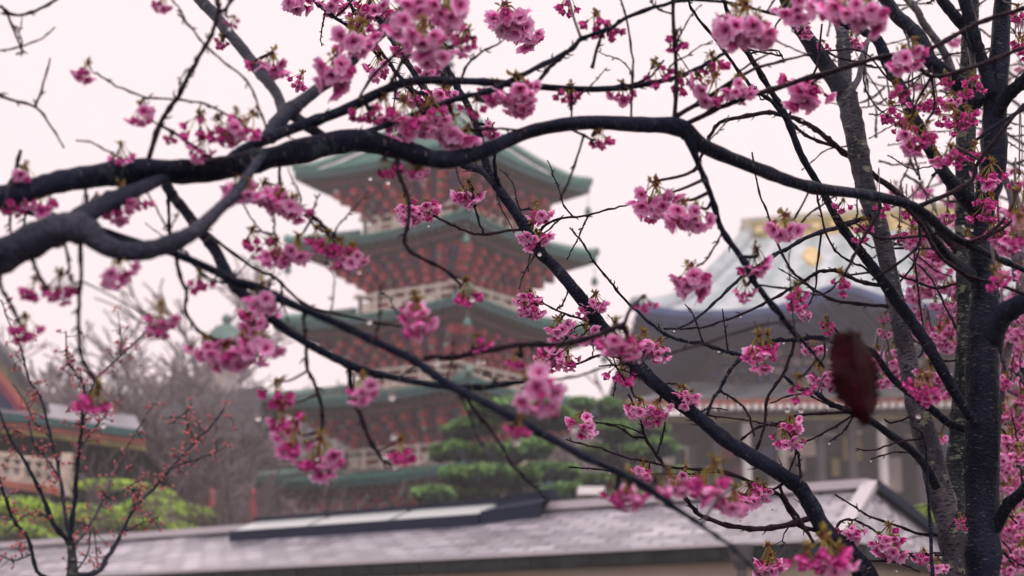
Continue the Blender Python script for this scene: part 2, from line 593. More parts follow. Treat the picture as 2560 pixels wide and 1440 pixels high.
# ---- pagoda
def pagoda():
    a = R(55)
    u = Vector((math.cos(a), math.sin(a), 0))
    v = Vector((-math.sin(a), math.cos(a), 0))
    N0 = at(1166, 530, 60)
    N0.z = 0
    cen = N0 + (u + v) * 4.32
    root = empty('pagoda', cen, 'tall tiered pagoda with green tiled eaves, red brackets and cream balconies', 'pagoda')
    eaves = [(338, 4.15), (530, 4.32), (742, 4.58), (952, 4.85), (1166, 5.2)]
    S = [(-u, -v), (u, -v), (u, v), (-u, v)]          # corners: near, right, far, left
    zs = [at(1180, y, 60).z for y, h in eaves]

    def ring(h, z):
        return [cen + (s0 + s1) * h + Vector((0, 0, z)) for s0, s1 in S]

    def eave_pt(h, z, side, t, up):
        c = ring(h, z)
        p = c[side].lerp(c[(side + 1) % 4], t)
        k = abs(2 * t - 1)
        p.z -= up * (1 - k ** 2.2)
        return p
    for li, (py, hw) in enumerate(eaves):
        ze = zs[li]
        top = li == 0
        hr = 0.55 if top else None
        rt = 0.35 if top else 0.50 * eaves[li - 1][1] + 0.1
        zt = ze + 2.9 if top else ze + 0.42
        up = 0.26
        # tiled roof
        rf = MB()
        n = 20
        for sd in range(4):
            K = 6
            grid = []
            for k in range(K + 1):
                s_ = k / K
                row = []
                for i in range(n + 1):
                    t = i / n
                    hk = hw + (rt - hw) * s_
                    e = eave_pt(hk, 0, sd, t, up * (1 - s_) ** 2)
                    zz = ze + (zt - ze) * (s_ ** (1.45 if top else 1.2))
                    e.z += zz
                    row.append(e)
                grid.append(row)
            vs = [p for r_ in grid for p in r_]
            bks = [((2 * (i / n) - 1) * hw, k, sd) for k in range(K + 1) for i in range(n + 1)]
            fs = [(k * (n + 1) + i, k * (n + 1) + i + 1, (k + 1) * (n + 1) + i + 1, (k + 1) * (n + 1) + i) for k in range(K) for i in range(n)]
            rf.add(vs, fs, 'roof_tile_green', bks)
        roof = rf.obj('roof', root, smooth=True)
        # eave edge: pale tile ends over a teal board, hip ridges
        ef = MB()
        for sd in range(4):
            cc = ring(1, 0)
            dr = (cc[(sd + 1) % 4] - cc[sd]).normalized()
            m_ = 26
            for i in range(m_):
                p = eave_pt(hw + .03, ze, sd, i / m_, up)
                q = eave_pt(hw + .03, ze, sd, (i + 1) / m_, up)
                nrm = Vector((dr.y, -dr.x, 0))
                ef.bar(p - Vector((0, 0, .13)), q - Vector((0, 0, .13)), .16, 'fascia_teal', .24)
                mid = (p + q) / 2
                ef.box(mid + nrm * .06 + Vector((0, 0, .02)), .11, .10, .055, 'roof_green', dr, nrm)
        ef.obj('eave_edge', roof)
        for sd in range(4):
            hp = MB()
            pts = []
            for k in range(8):
                s_ = k / 7
                hk = hw + .15 + (rt - hw) * s_
                p = ring(hk, 0)[sd] + Vector((0, 0, ze + .14 + (zt - ze) * (s_ ** (1.45 if top else 1.2))))
                pts.append(p)
            pts[0].z += .10
            hp.tube(pts, [.17] * 8, 'ridge_pale', 7)
            hp.obj('hip_ridge', roof, smooth=True)
        # rafters under the eave (two tiers) and the ceiling board
        ra = MB()
        h1, h2 = hw - .18, hw * .74
        z1, z2 = ze - .26, ze - .50
        for sd in range(4):
            for i in range(24):
                for (ha, hb, za, zb, mm) in ((h1, hw * .84, z1, z1 - .05, 'rafter_olive'), (hw * .87, h2, z1 - .22, z2 - .08, 'rafter_brown')):
                    t = (i + .5) / 24
                    p = eave_pt(ha, za, sd, t, up)
                    q = eave_pt(hb, zb, sd, t, up * .8)
                    ra.bar(p, q, .13, mm, .16)
            for i in range(12):
                t0, t1 = i / 12, (i + 1) / 12
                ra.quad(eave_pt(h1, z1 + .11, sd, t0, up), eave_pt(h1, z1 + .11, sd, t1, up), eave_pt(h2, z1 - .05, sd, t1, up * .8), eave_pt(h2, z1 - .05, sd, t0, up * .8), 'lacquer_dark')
                ra.bar(eave_pt(hw * .84, z1 - .16, sd, t0, up), eave_pt(hw * .84, z1 - .16, sd, t1, up), .16, 'orange_trim', .1)
        ra.obj('rafters', root)
        # stepped brackets, red with green and white blocks; navy boxes paint the shaded gaps
        br = MB()
        zb0 = ze - .74
        tiers = [(.72, 0), (.64, -.26), (.56, -.52), (.49, -.78)]
        for sd in range(4):
            cc = ring(1, 0)
            dr = (cc[(sd + 1) % 4] - cc[sd]).normalized()
            nrm = Vector((dr.y, -dr.x, 0))
            for ti, (fr, dz) in enumerate(tiers):
                h = hw * fr
                c = ring(h, zb0 + dz)
                A, B_ = c[sd], c[(sd + 1) % 4]
                br.bar(A, B_, .14, 'lacquer_dark' if ti % 2 else 'lacquer', .12)
                cnt = int(2 * hw * .72 / .42)
                for i in range(cnt):
                    t = (i + .5) / cnt
                    p = A.lerp(B_, t)
                    if i % 2 == 0:
                        mm = 'lacquer' if random.random() < .8 else 'lacquer_dark'
                        br.box(p + nrm * .12 - Vector((0, 0, .15)), random.uniform(.10, .17), .22, random.uniform(.14, .19), mm, dr, nrm)
                        if random.random() < .30:
                            br.box(p + nrm * .36 - Vector((0, 0, .06)), .10, .03, .07, random.choice(['block_green', 'block_green', 'block_white']), dr, nrm)
                    else:
                        br.box(p + nrm * .02 - Vector((0, 0, .15)), .14, .08, .11, 'block_gap_blue', dr, nrm)  # shade of the gap between brackets, painted navy
                    if i % 4 == 1 and ti == 3:
                        br.bar(p - Vector((0, 0, .1)), p - nrm * .4 - Vector((0, 0, .42)), .2, 'lacquer', .4)
            for ti in range(3):
                ca = ring(hw * tiers[ti][0] - .1, zb0 + tiers[ti][1])
                cb = ring(hw * tiers[ti + 1][0] - .1, zb0 + tiers[ti + 1][1] - (.4 if ti == 2 else 0))
                br.quad(ca[sd], ca[(sd + 1) % 4], cb[(sd + 1) % 4], cb[sd], 'lacquer_dark')
        br.obj('bracket_tier', root)
        # body walls
        bw = hw * .43
        zf = zs[li + 1] + .3 if li < 4 else 0
        wl = MB()
        for sd in range(4):
            c = ring(bw, 0)
            A, B_ = c[sd].copy(), c[(sd + 1) % 4].copy()
            lo, hi = zf, ze - 1.5
            A.z = B_.z = lo
            A2, B2 = A.copy(), B_.copy()
            A2.z = B2.z = hi
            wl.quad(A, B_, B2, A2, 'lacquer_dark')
            dr = (B_ - A).normalized()
            nrm = Vector((dr.y, -dr.x, 0))
            for i in range(4):
                p = A.lerp(B_, i / 3) + nrm * .03
                wl.bar(p, p + Vector((0, 0, hi - lo)), .26, 'lacquer')
            for k in range(2):
                zz = lo + (hi - lo) * (.35 + .5 * k)
                wl.bar(Vector((A.x, A.y, zz)) + nrm * .06, Vector((B_.x, B_.y, zz)) + nrm * .06, .16, 'lacquer')
        wall = wl.obj('wall', root)
        for sd in (0, 3):
            c = ring(bw + .035, 0)
            A, B_ = c[sd], c[(sd + 1) % 4]
            for (ta, tb) in ((.06, .28), (.72, .94)):
                wm = MB()
                A_, B2 = A.lerp(B_, ta), A.lerp(B_, tb)
                h0, h1_ = zf + .3, ze - 1.75
                p = (A_ + B2) / 2
                dr = (B_ - A).normalized()
                wm.box(Vector((p.x, p.y, (h0 + h1_) / 2)), (B2 - A_).length / 2, .02, max(.1, (h1_ - h0) / 2), 'cream', dr, Vector((dr.y, -dr.x, 0)))
                wm.obj('plaster_panel', wall)
        # balcony on the roof below
        if li < 4:
            zb = zs[li + 1] + .40
            bh = hw * .55
            bm = MB()
            for sd in range(4):
                c = ring(bh, zb)
                A, B_ = c[sd], c[(sd + 1) % 4]
                ci = ring(bw * .8, zb)
                bm.quad(A, B_, ci[(sd + 1) % 4], ci[sd], 'cream')
                bm.bar(A - Vector((0, 0, .08)), B_ - Vector((0, 0, .08)), .14, 'cream', .2)
                nrm = Vector(((B_ - A).y, -(B_ - A).x, 0)).normalized()
                c2 = ring(bh - .35, zb - .3)
                bm.quad(c[sd] - Vector((0, 0, .15)), c[(sd + 1) % 4] - Vector((0, 0, .15)), c2[(sd + 1) % 4], c2[sd], 'lacquer_dark')
            fl = bm.obj('balcony', root)
            rm = MB()
            for sd in range(4):
                c = ring(bh - .06, zb)
                A, B_ = c[sd], c[(sd + 1) % 4]
                for zz, th in ((.14, .10), (.42, .10), (.74, .12)):
                    e = (B_ - A).normalized() * (.3 if zz > .7 else 0)
                    rm.bar(A - e + Vector((0, 0, zz)), B_ + e + Vector((0, 0, zz)), th, 'cream')
                for i in range(7):
                    p = A.lerp(B_, i / 6)
                    rm.bar(p, p + Vector((0, 0, .84)), .15, 'cream')
                    if i < 6 and i % 2 == 0:
                        q = A.lerp(B_, (i + .5) / 6)
                        rm.box(q + Vector((0, 0, .28)), .22, .03, .13, 'cream', (B_ - A).normalized(), Vector((-(B_ - A).normalized().y, (B_ - A).normalized().x, 0)))
            rm.obj('railing', fl)
        # wind bell at each corner
        for sd in (0, 1, 3):
            p = ring(hw + .02, ze - .4)[sd]
            bl = MB()
            bl.lathe(p - Vector((0, 0, .75)), [(.14, 0), (.15, .05), (.11, .25), (.05, .32)], 'bronze', 10)
            bl.bar(p, p - Vector((0, 0, .45)), .03, 'bronze')
            bl.bar(p - Vector((0, 0, .6)), p - Vector((0, 0, 1.0)), .025, 'bronze')
            bl.obj('wind_bell', root)
    sp = MB()
    zt = zs[0] + 2.85
    c0 = Vector((cen.x, cen.y, 0))
    sp.lathe(c0 + Vector((0, 0, zt)), [(.55, 0), (.55, .3), (.3, .35), (.45, .6), (.35, .85), (.12, .9), (.10, 5.4), (.02, 6.2)], 'bronze', 12)
    for k in range(9):
        sp.lathe(c0 + Vector((0, 0, zt + 1.2 + k * .38)), [(.12, 0), (.42 - .022 * k, .02), (.42 - .022 * k, .12), (.12, .14)], 'bronze', 14)
    sp.obj('spire', root, smooth=False)


pagoda()


def pbox(mb, x0, y0, x1, y1, Y, dep, mname):
    """a real box whose front face spans that window of the view at distance Y"""
    a, b_ = at(x0, y1, Y), at(x1, y0, Y)
    mb.box(((a.x + b_.x) / 2, Y + dep / 2, (a.z + b_.z) / 2), abs(b_.x - a.x) / 2, dep / 2, abs(b_.z - a.z) / 2, mname)


def slope(mb, top, bot, mname, n=24, K=6, conc=1.4, lift=None, thick=0.0):
    """roof slope between a top and a bottom polyline (each 2+ points), sagging in profile"""
    def P_(pl, t):
        t = t * (len(pl) - 1)
        i = min(int(t), len(pl) - 2)
        return Vector(pl[i]).lerp(Vector(pl[i + 1]), t - i)
    vs, bks = [], []
    wd = (P_(bot, 0) - P_(bot, 1)).length
    for k in range(K + 1):
        s_ = k / K
        for i in range(n + 1):
            t = i / n
            a_, b_ = P_(top, t), P_(bot, t)
            p = a_.lerp(b_, s_)
            p.z = b_.z + (a_.z - b_.z) * (1 - s_) ** conc
            if lift:
                p.z += lift(t, s_)
            vs.append(p)
            bks.append((t * wd, s_ * (a_ - b_).length, 0))
    fs = [(k * (n + 1) + i, k * (n + 1) + i + 1, (k + 1) * (n + 1) + i + 1, (k + 1) * (n + 1) + i) for k in range(K) for i in range(n)]
    mb.add(vs, fs, mname, bks)
    return vs[-(n + 1):]


# ---- great hall on the right
def great_hall():
    cen = at(2160, 1000, 80)
    root = empty('temple_hall', (cen.x, 80, 0), 'large temple hall with pale copper roof, gilded ridge and arched front gable', 'temple hall')
    RL, RR = at(1872, 590, 82), at(2440, 545, 80)
    EL, ER = at(1590, 792, 71), at(2790, 756, 69)
    zmid = (EL.z + ER.z) / 2

    def lift(t, s_):
        e = abs(2 * t - 1)
        up = 0.45 * max(0, (e - .7) / .3) ** 2 * s_ ** 2
        kara = 0.95 * math.exp(-((t - .43) / .095) ** 2) * s_ ** 3
        return up + kara
    r = MB()
    ed = slope(r, [RL, RR], [EL, ER], 'copper_roof', 64, 10, 1.5, lift)
    bl, br_ = Vector((EL.x, 93, EL.z)), Vector((ER.x, 93, ER.z))
    slope(r, [RR, RL], [br_, bl], 'copper_roof', 40, 8, 1.5)
    slope(r, [RL + Vector((0, .3, 0)), RL], [bl, EL], 'copper_roof', 10, 8, 1.5)
    slope(r, [RR, RR + Vector((0, .3, 0))], [ER, br_], 'copper_roof', 10, 8, 1.5)
    roof = r.obj('roof', root, smooth=True)
    e = MB()
    for i in range(len(ed) - 1):
        p, q = ed[i], ed[i + 1]
        e.bar(p - Vector((0, -.05, .28)), q - Vector((0, -.05, .20)), .25, 'slate_dark', .34)
        for k in range(3):
            m_ = p.lerp(q, (k + .5) / 3)
            e.box(m_ + Vector((0, -.12, -.02)), .10, .14, .15, 'slate_dark')
    e.obj('eave_edge', roof)
    for a_, b_ in ((RL, EL), (RR, ER)):
        h = MB()
        pts = []
        for k in range(9):
            s_ = k / 8
            p = a_.lerp(b_, s_)
            p.z = b_.z + (a_.z - b_.z) * (1 - s_) ** 1.5 + .22 + .35 * s_ ** 2
            pts.append(p)
        h.tube(pts, [.34] * 9, 'copper_roof', 8)
        h.obj('hip_ridge', roof, smooth=True)
    gr = MB()
    d = (RR - RL).normalized()
    L = (RR - RL).length
    gr.bar(RL - d * .3 + Vector((0, 0, .15)), RR + d * .3 + Vector((0, 0, .15)), .9, 'ochre_trim', .45, up=Vector((0, 1, 0)))
    gr.bar(RL - d * .35 + Vector((0, 0, .58)), RR + d * .35 + Vector((0, 0, .58)), .6, 'ridge_tan', .35, up=Vector((0, 1, 0)))
    gr.bar(RL + Vector((.8, -.35, -.22)), RR + Vector((-.5, -.35, -.22)), .35, 'gold', .32, up=Vector((0, 1, 0)))
    for k in range(12):
        p = RL + d * (L * (k + .5) / 12)
        gr.box(p + Vector((0, -.5, .15)), .22, .06, .16, 'gold')
    gr.box(RL + Vector((-.15, 0, -.3)), .25, .5, .8, 'ridge_tan')
    gr.obj('ridge', roof)
    cr = MB()
    c_ = at(2030, 645, 76.2)
    nrm = Vector((0, -.85, .52)).normalized()
    xx = Vector((1, 0, 0))
    yy = nrm.cross(xx)
    vs = []
    for rr, hh in ((.52, 0), (.52, .14), (.40, .2), (.25, .14)):
        for k in range(20):
            a_ = 2 * math.pi * k / 20
            s_ = 1 + .07 * math.cos(a_ * 8) if rr > .4 else 1
            vs.append(c_ + xx * math.cos(a_) * rr * s_ * .85 + yy * math.sin(a_) * rr * s_ * 1.1 + nrm * hh)
    fs = [(i * 20 + k, i * 20 + (k + 1) % 20, (i + 1) * 20 + (k + 1) % 20, (i + 1) * 20 + k) for i in range(3) for k in range(20)]
    fs.append(tuple(60 + k for k in range(20)))
    cr.add(vs, fs, 'gold')
    cr.obj('gilt_crest', roof)
    # underside and upper body
    b1 = MB()
    # soffit
    n = len(ed)
    wall0, wall1 = at(1795, 900, 76), at(2700, 880, 76)
    for i in range(n - 1):
        p, q = ed[i] - Vector((0, 0, .38)), ed[i + 1] - Vector((0, 0, .38))
        a_ = wall0.lerp(wall1, i / (n - 1))
        b_ = wall0.lerp(wall1, (i + 1) / (n - 1))
        b1.quad(p, q, Vector((b_.x, 76, zmid - 0.25)), Vector((a_.x, 76, zmid - 0.25)), 'slate_dark')
        if i % 2 == 0:
            b1.bar(p + Vector((0, .2, -.1)), Vector((a_.x, 75.8, zmid - 0.35)), .2, 'slate_dark', .22)
    p = bl - Vector((0, 0, .55))
    b1.quad(ed[0] - Vector((0, 0, .55)), p, Vector((wall0.x, 90, zmid - 0.25)), Vector((wall0.x, 76, zmid - 0.25)), 'slate_dark')
    b1.obj('soffit', root)
    for k in range(5):
        x = 1700 + k * 62
        e_ = MB()
        pbox(e_, x, 795 - k * 3, x + 40, 812 - k * 3, 72.3, .2, 'lacquer')
        e_.obj('beam_end', root)
    wl = MB()
    x0, x1 = wall0.x, wall1.x
    zt, z5 = zmid - 0.2, at(1900, 1015, 76).z
    rb_ = random.Random(3)
    bk_ = MB()
    for row in range(5):
        for k in range(30):
            x = x0 + (x1 - x0) * (k + .5 * (row % 2) + .2) / 30
            bk_.box((x, 75.6 - .12 * row, zt - .3 - row * .42), .26 - .03 * row, .3, .14, rb_.choice(['slate_dark', 'slate_dark', 'timber_pale', 'block_gap_blue', 'timber_grey', 'lacquer_dark', 'white_plaster' if rb_.random() < .35 else 'slate_dark']))
    bk_.obj('bracket_tier', root)
    wl.box(((x0 + x1) / 2, 83, (zt + 0) / 2), (x1 - x0) / 2, 7, zt / 2, 'timber_grey')
    for k in range(15):
        x = x0 + (x1 - x0) * k / 14
        wl.box((x, 75.9, (zt + z5) / 2), .22, .25, (zt - z5) / 2, 'timber_grey')
    for k in range(5):
        wl.bar((x0 - .3, 75.7, zt - .5 - k * .55), (x1, 75.7, zt - .5 - k * .55), .22, ['slate_dark', 'timber_grey', 'slate_dark', 'timber_pale', 'timber_grey'][k], .25)
    wl.obj('wall', root)
    # lower roof
    lr = MB()
    a1, a2 = at(1735, 955, 75.6), at(2650, 930, 75.6)
    e1, e2 = at(1560, 1000, 72.5), at(2760, 985, 72.5)
    ed2 = slope(lr, [a1, a2], [e1, e2], 'copper_roof', 30, 4, 1.2)
    slope(lr, [at(1735, 950, 90), a1], [Vector((e1.x, 90, e1.z)), e1], 'copper_roof', 8, 4, 1.2)
    low = lr.obj('lower_roof', root, smooth=True)
    rb = MB()
    for i in range(len(ed2) - 1):
        p, q = ed2[i], ed2[i + 1]
        rb.bar(p - Vector((0, -.1, .2)), q - Vector((0, -.1, .2)), .3, 'orange_trim', .35)
        for k in range(2):
            m_ = p.lerp(q, (k + .3) / 2)
            rb.box(m_ + Vector((0, -.12, -.42)), .10, .3, .11, 'white_paint')
        rb.bar(p - Vector((0, -.5, .75)), q - Vector((0, -.5, .75)), .3, 'ochre_trim', .25)
    rb.obj('rafter_ends', low)
    so_ = MB()
    so_.quad(e1 + Vector((0, 0, -.7)), e2 + Vector((0, 0, -.7)), Vector((e2.x, 76, e2.z - 1.6)), Vector((e1.x, 76, e1.z - 1.6)), 'timber_grey')
    so_.obj('lower_soffit', low)
    # columns, dark doors and pale panels of the ground floor
    for k, px in enumerate((1640, 1790, 1865, 1955, 2050, 2130, 2205, 2300, 2400, 2510)):
        co = MB()
        p = at(px, 1100, 73.5)
        zz = at(px, 1050, 73.5).z
        co.lathe(Vector((p.x, 73.5, 0)), [(.3, 0), (.3, .3), (.22, .35), (.21, zz)], 'white_plaster' if px in (2205, 1865) else ('timber_pale' if px in (1955, 2510) else 'timber_grey'), 12)
        co.obj('column', root, smooth=False)
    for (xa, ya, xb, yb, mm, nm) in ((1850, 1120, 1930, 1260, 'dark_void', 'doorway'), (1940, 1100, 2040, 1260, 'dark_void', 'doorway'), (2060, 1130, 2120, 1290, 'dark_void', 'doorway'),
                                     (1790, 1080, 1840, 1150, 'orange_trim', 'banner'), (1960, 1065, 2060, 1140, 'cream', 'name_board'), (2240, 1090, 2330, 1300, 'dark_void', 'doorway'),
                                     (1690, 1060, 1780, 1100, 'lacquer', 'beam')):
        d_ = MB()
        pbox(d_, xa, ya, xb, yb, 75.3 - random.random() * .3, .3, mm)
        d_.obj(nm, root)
    rw = random.Random(9)
    for k in range(26):
        px = 1660 + k * 30 + rw.uniform(-8, 8)
        py = rw.uniform(1030, 1180)
        d_ = MB()
        pbox(d_, px, py, px + rw.uniform(14, 44), py + rw.uniform(20, 90), 74.9 - rw.random() * .5 - k * .003, .2, rw.choice(['dark_void', 'slate_dark', 'timber_pale', 'timber_pale', 'cream', 'ochre_trim', 'dark_void', 'lacquer_dark', 'white_plaster']))
        d_.obj('wall_panel', root)
    st = MB()
    p = at(2150, 1200, 74)
    st.box((p.x, 73.5, .4), 13, 2.6, .4, 'stone')
    st.obj('stone_base', root)


great_hall()


# ---- halls on the left
def left_buildings():
    # near hall whose steep verge comes in at the left edge
    root = empty('temple_gate', (at(-150, 1100, 46).x, 48, 0), 'dark gate hall at the left edge with a steep red bargeboard and grey lower roof', 'temple gate')
    m_ = MB()
    A, B_, D = at(-420, 560, 46), at(-60, 790, 45), at(112, 1005, 44)
    pts = [A, at(-200, 680, 45.5), B_, at(20, 890, 44.5), D]
    back = [Vector((p.x - 1.5, p.y + 9, p.z)) for p in pts]
    for i in range(4):
        m_.quad(pts[i], pts[i + 1], back[i + 1], back[i], 'shingle_grey', [(0, i * 2, 0), (0, i * 2 + 2, 0), (9, i * 2 + 2, 0), (9, i * 2, 0)])
    mir = [Vector((2 * A.x - p.x, p.y, p.z)) for p in pts]
    bm = [Vector((p.x - 1.5, p.y + 9, p.z)) for p in mir]
    for i in range(4):
        m_.quad(mir[i + 1], mir[i], bm[i], bm[i + 1], 'shingle_grey')
    rf = m_.obj('upper_roof', root)
    e = MB()
    for i in range(4):
        for off, mm, th in ((.12, 'timber_grey', .22), (.36, 'rafter_olive', .2), (.62, 'orange_trim', .22), (.85, 'lacquer_dark', .25)):
            for q in (pts, mir):
                e.bar(q[i] - Vector((0, -.02 * off, off)), q[i + 1] - Vector((0, -.02 * off, off)), .22, mm, th)
    e.obj('bargeboard', rf)
    gb = MB()
    lo = D.z - .6
    ring_ = [p + Vector((0, .6, -.9)) for p in pts] + [q + Vector((0, .6, -.9)) for q in mir[::-1]]
    gb.add(ring_, [tuple(range(len(ring_)))], 'slate_dark')
    gb.obj('gable', root)
    # lower roof sweeping to the right
    lr = MB()
    T0, T1 = at(-500, 985, 48), at(340, 1040, 48)
    E0, E1 = at(-500, 1000, 42), at(360, 1075, 42)
    ed = slope(lr, [T0, at(60, 1000, 48), T1], [E0, at(60, 1035, 42), E1], 'shingle_grey', 30, 4, 1.2)
    low = lr.obj('lower_roof', root, smooth=True)
    e = MB()
    for i in range(len(ed) - 1):
        e.bar(ed[i] - Vector((0, 0, .12)), ed[i + 1] - Vector((0, 0, .12)), .2, 'fascia_teal', .18)
        e.bar(ed[i] - Vector((0, -.1, .30)), ed[i + 1] - Vector((0, -.1, .30)), .2, 'orange_trim', .14)
        e.bar(ed[i] - Vector((0, -.2, .44)), ed[i + 1] - Vector((0, -.2, .44)), .2, 'ochre_trim', .1)
        e.quad(ed[i] - Vector((0, -.2, .5)), ed[i + 1] - Vector((0, -.2, .5)), ed[i + 1] + Vector((0, 4, -1.0)), ed[i] + Vector((0, 4, -1.0)), 'dark_void')  # near-black sheet paints the shade beneath the eave
    e.obj('eave_edge', low)
    wl = MB()
    a_, b_ = at(-500, 1100, 46), at(330, 1100, 46)
    wl.box(((a_.x + b_.x) / 2, 49.5, (ed[-1].z - .7) / 2), (b_.x - a_.x) / 2, 3.5, (ed[-1].z - .7) / 2, 'timber_grey')
    wl.obj('wall', root)
    # cream balustrade
    pb = MB()
    RAILM = 'rail_tan'
    for i, (xa, ya, xb, yb) in enumerate(((-200, 1108, 168, 1158),)):
        p, q = at(xa, ya, 40), at(xb, yb, 38.5)
        for off, th in ((0, .12), (-.22, .06), (-.50, .16)):
            pb.bar(p + Vector((0, 0, off)), q + Vector((0, 0, off)), .16, RAILM, th)
        for k in range(15):
            c = p.lerp(q, k / 14)
            pb.bar(c, c - Vector((0, 0, .5)), .12, RAILM)
        pb.bar(p - Vector((0, 0, .66)), q - Vector((0, 0, .66)), .3, 'orange_trim', .16)
        pb.bar(q + Vector((0, 0, .22)), q - Vector((0, 0, .75)), .24, RAILM)
        for k in range(4):
            c = p.lerp(q, (k + .5) / 4) - Vector((0, 0, .7))
            pb.bar(c, Vector((c.x, c.y, 0)), .3, 'timber_grey')
        pb.quad(p - Vector((0, 0, .7)), q - Vector((0, 0, .7)), q + Vector((0, 6, -.7)), p + Vector((0, 6, -.7)), 'timber_grey')
    pb.obj('balustrade', root)

    # corridor hall with red posts
    root = empty('corridor_hall', (at(560, 1100, 58).x, 60, 0), 'long low hall with brown thatched roof, white wall panels and red posts', 'hall')
    r = MB()
    T = [at(120, 1060, 66), at(340, 1026, 66), at(500, 990, 66), at(640, 965, 66), at(660, 964, 66)]
    E = [at(120, 1092, 58), at(340, 1092, 58), at(430, 1094, 58), at(640, 1092, 58)]
    slope(r, T, E, 'thatch', 40, 5, 1.15)
    slope(r, T[::-1], [Vector((p.x, 76, p.z)) for p in E[::-1]], 'thatch', 40, 5, 1.15)
    r.obj('roof', root)
    wl = MB()
    a_, b_ = at(120, 1094, 59), at(575, 1094, 59)
    wl.box(((a_.x + b_.x) / 2, 66, a_.z / 2), (b_.x - a_.x) / 2, 7, a_.z / 2, 'timber_grey')
    wl.obj('wall', root)
    for (xa, xb) in ((205, 290), (306, 388), (404, 440)):
        q = MB()
        pbox(q, xa, 1100, xb, 1138, 58.85, .1, 'white_plaster')
        q.obj('plaster_panel', root)
    for xa in (195, 296, 394, 452):
        q = MB()
        pbox(q, xa, 1094, xa + 13, 1170, 58.6, .3, 'lacquer_dark')
        q.obj('post', root)
    r = MB()
    slope(r, [at(120, 1150, 58.8), at(560, 1142, 58.8)], [at(110, 1192, 55), at(572, 1190, 55)], 'shingle_grey', 12, 3, 1.1)
    lo_ = r.obj('lower_roof', root)
    q = MB()
    p1, p2 = at(110, 1196, 55.1), at(572, 1194, 55.1)
    q.bar(p1 - Vector((0, 0, .12)), p2 - Vector((0, 0, .12)), .2, 'lacquer_dark', .24)
    q.bar(p1 - Vector((0, -.2, .45)), p2 - Vector((0, -.2, .45)), .2, 'slate_dark', .3)
    q.obj('eave_edge', lo_)
    for (xa, xb, y0) in ((400, 512, 1228),):
        q = MB()
        pts = [at(xa, 1330, 55), at(xa + 4, 1262, 55), at((xa + xb) / 2, y0 - 6, 55), at(xb - 4, 1262, 55), at(xb, 1330, 55)]
        sm = [Vector(p) for p in spline([tuple(p) for p in pts], 6)]
        q.tube(sm, [.16] * len(sm), 'lacquer_dark', 8)
        q.obj('arch', root, smooth=True)

    # lantern-topped roof in the far fog
    root = empty('pavilion', (at(566, 860, 88).x, 88, 0), 'distant teal pavilion roof with a bulbous finial, misty behind the blossoms', 'pavilion')
    c = at(566, 830, 88)
    z = lambda y: at(566, y, 88).z
    q = MB()
    u_ = mpp(566, 830, 88)
    q.lathe(Vector((c.x, 88, 0)), [(u_ * 62, z(860)), (u_ * 60, z(852)), (u_ * 44, z(832)), (u_ * 30, z(818)), (u_ * 9, z(810))], 'bronze', 8)
    rf = q.obj('roof', root)
    q = MB()
    q.lathe(Vector((c.x, 88, 0)), [(u_ * 5, z(812)), (u_ * 12, z(803)), (u_ * 14, z(796)), (u_ * 9, z(789)), (u_ * 3, z(785))], 'bronze', 12)
    q.obj('finial', rf, smooth=True)
    q = MB()
    q.lathe(Vector((c.x, 88, 0)), [(u_ * 32, 0), (u_ * 32, z(858))], 'timber_pale', 8)
    q.obj('wall', root)


left_buildings()

# two bright red posts beside the gate
for i, (x, w_, lab) in enumerate(((528, 15, 'red post nearer the clipped green bushes, behind the slate roof'), (631, 16, 'red post close to the raised skylight, behind the slate roof'))):
    q = MB()
    p = at(x, 1300, 44)
    u_ = mpp(x, 1300, 44)
    zt = at(x, 1232, 44).z
    q.lathe(Vector((p.x, 44, 0)), [(u_ * w_ * .75, 0), (u_ * w_ * .7, .3), (u_ * w_ * .6, zt - .5), (u_ * w_ * .35, zt), (u_ * 1, zt + .15)], 'lacquer', 12)
    MATS['lacquer']
    q.obj('red_post', label=lab, cat='post', group='red posts behind the roof', smooth=True, origin=(p.x, 44, 0))


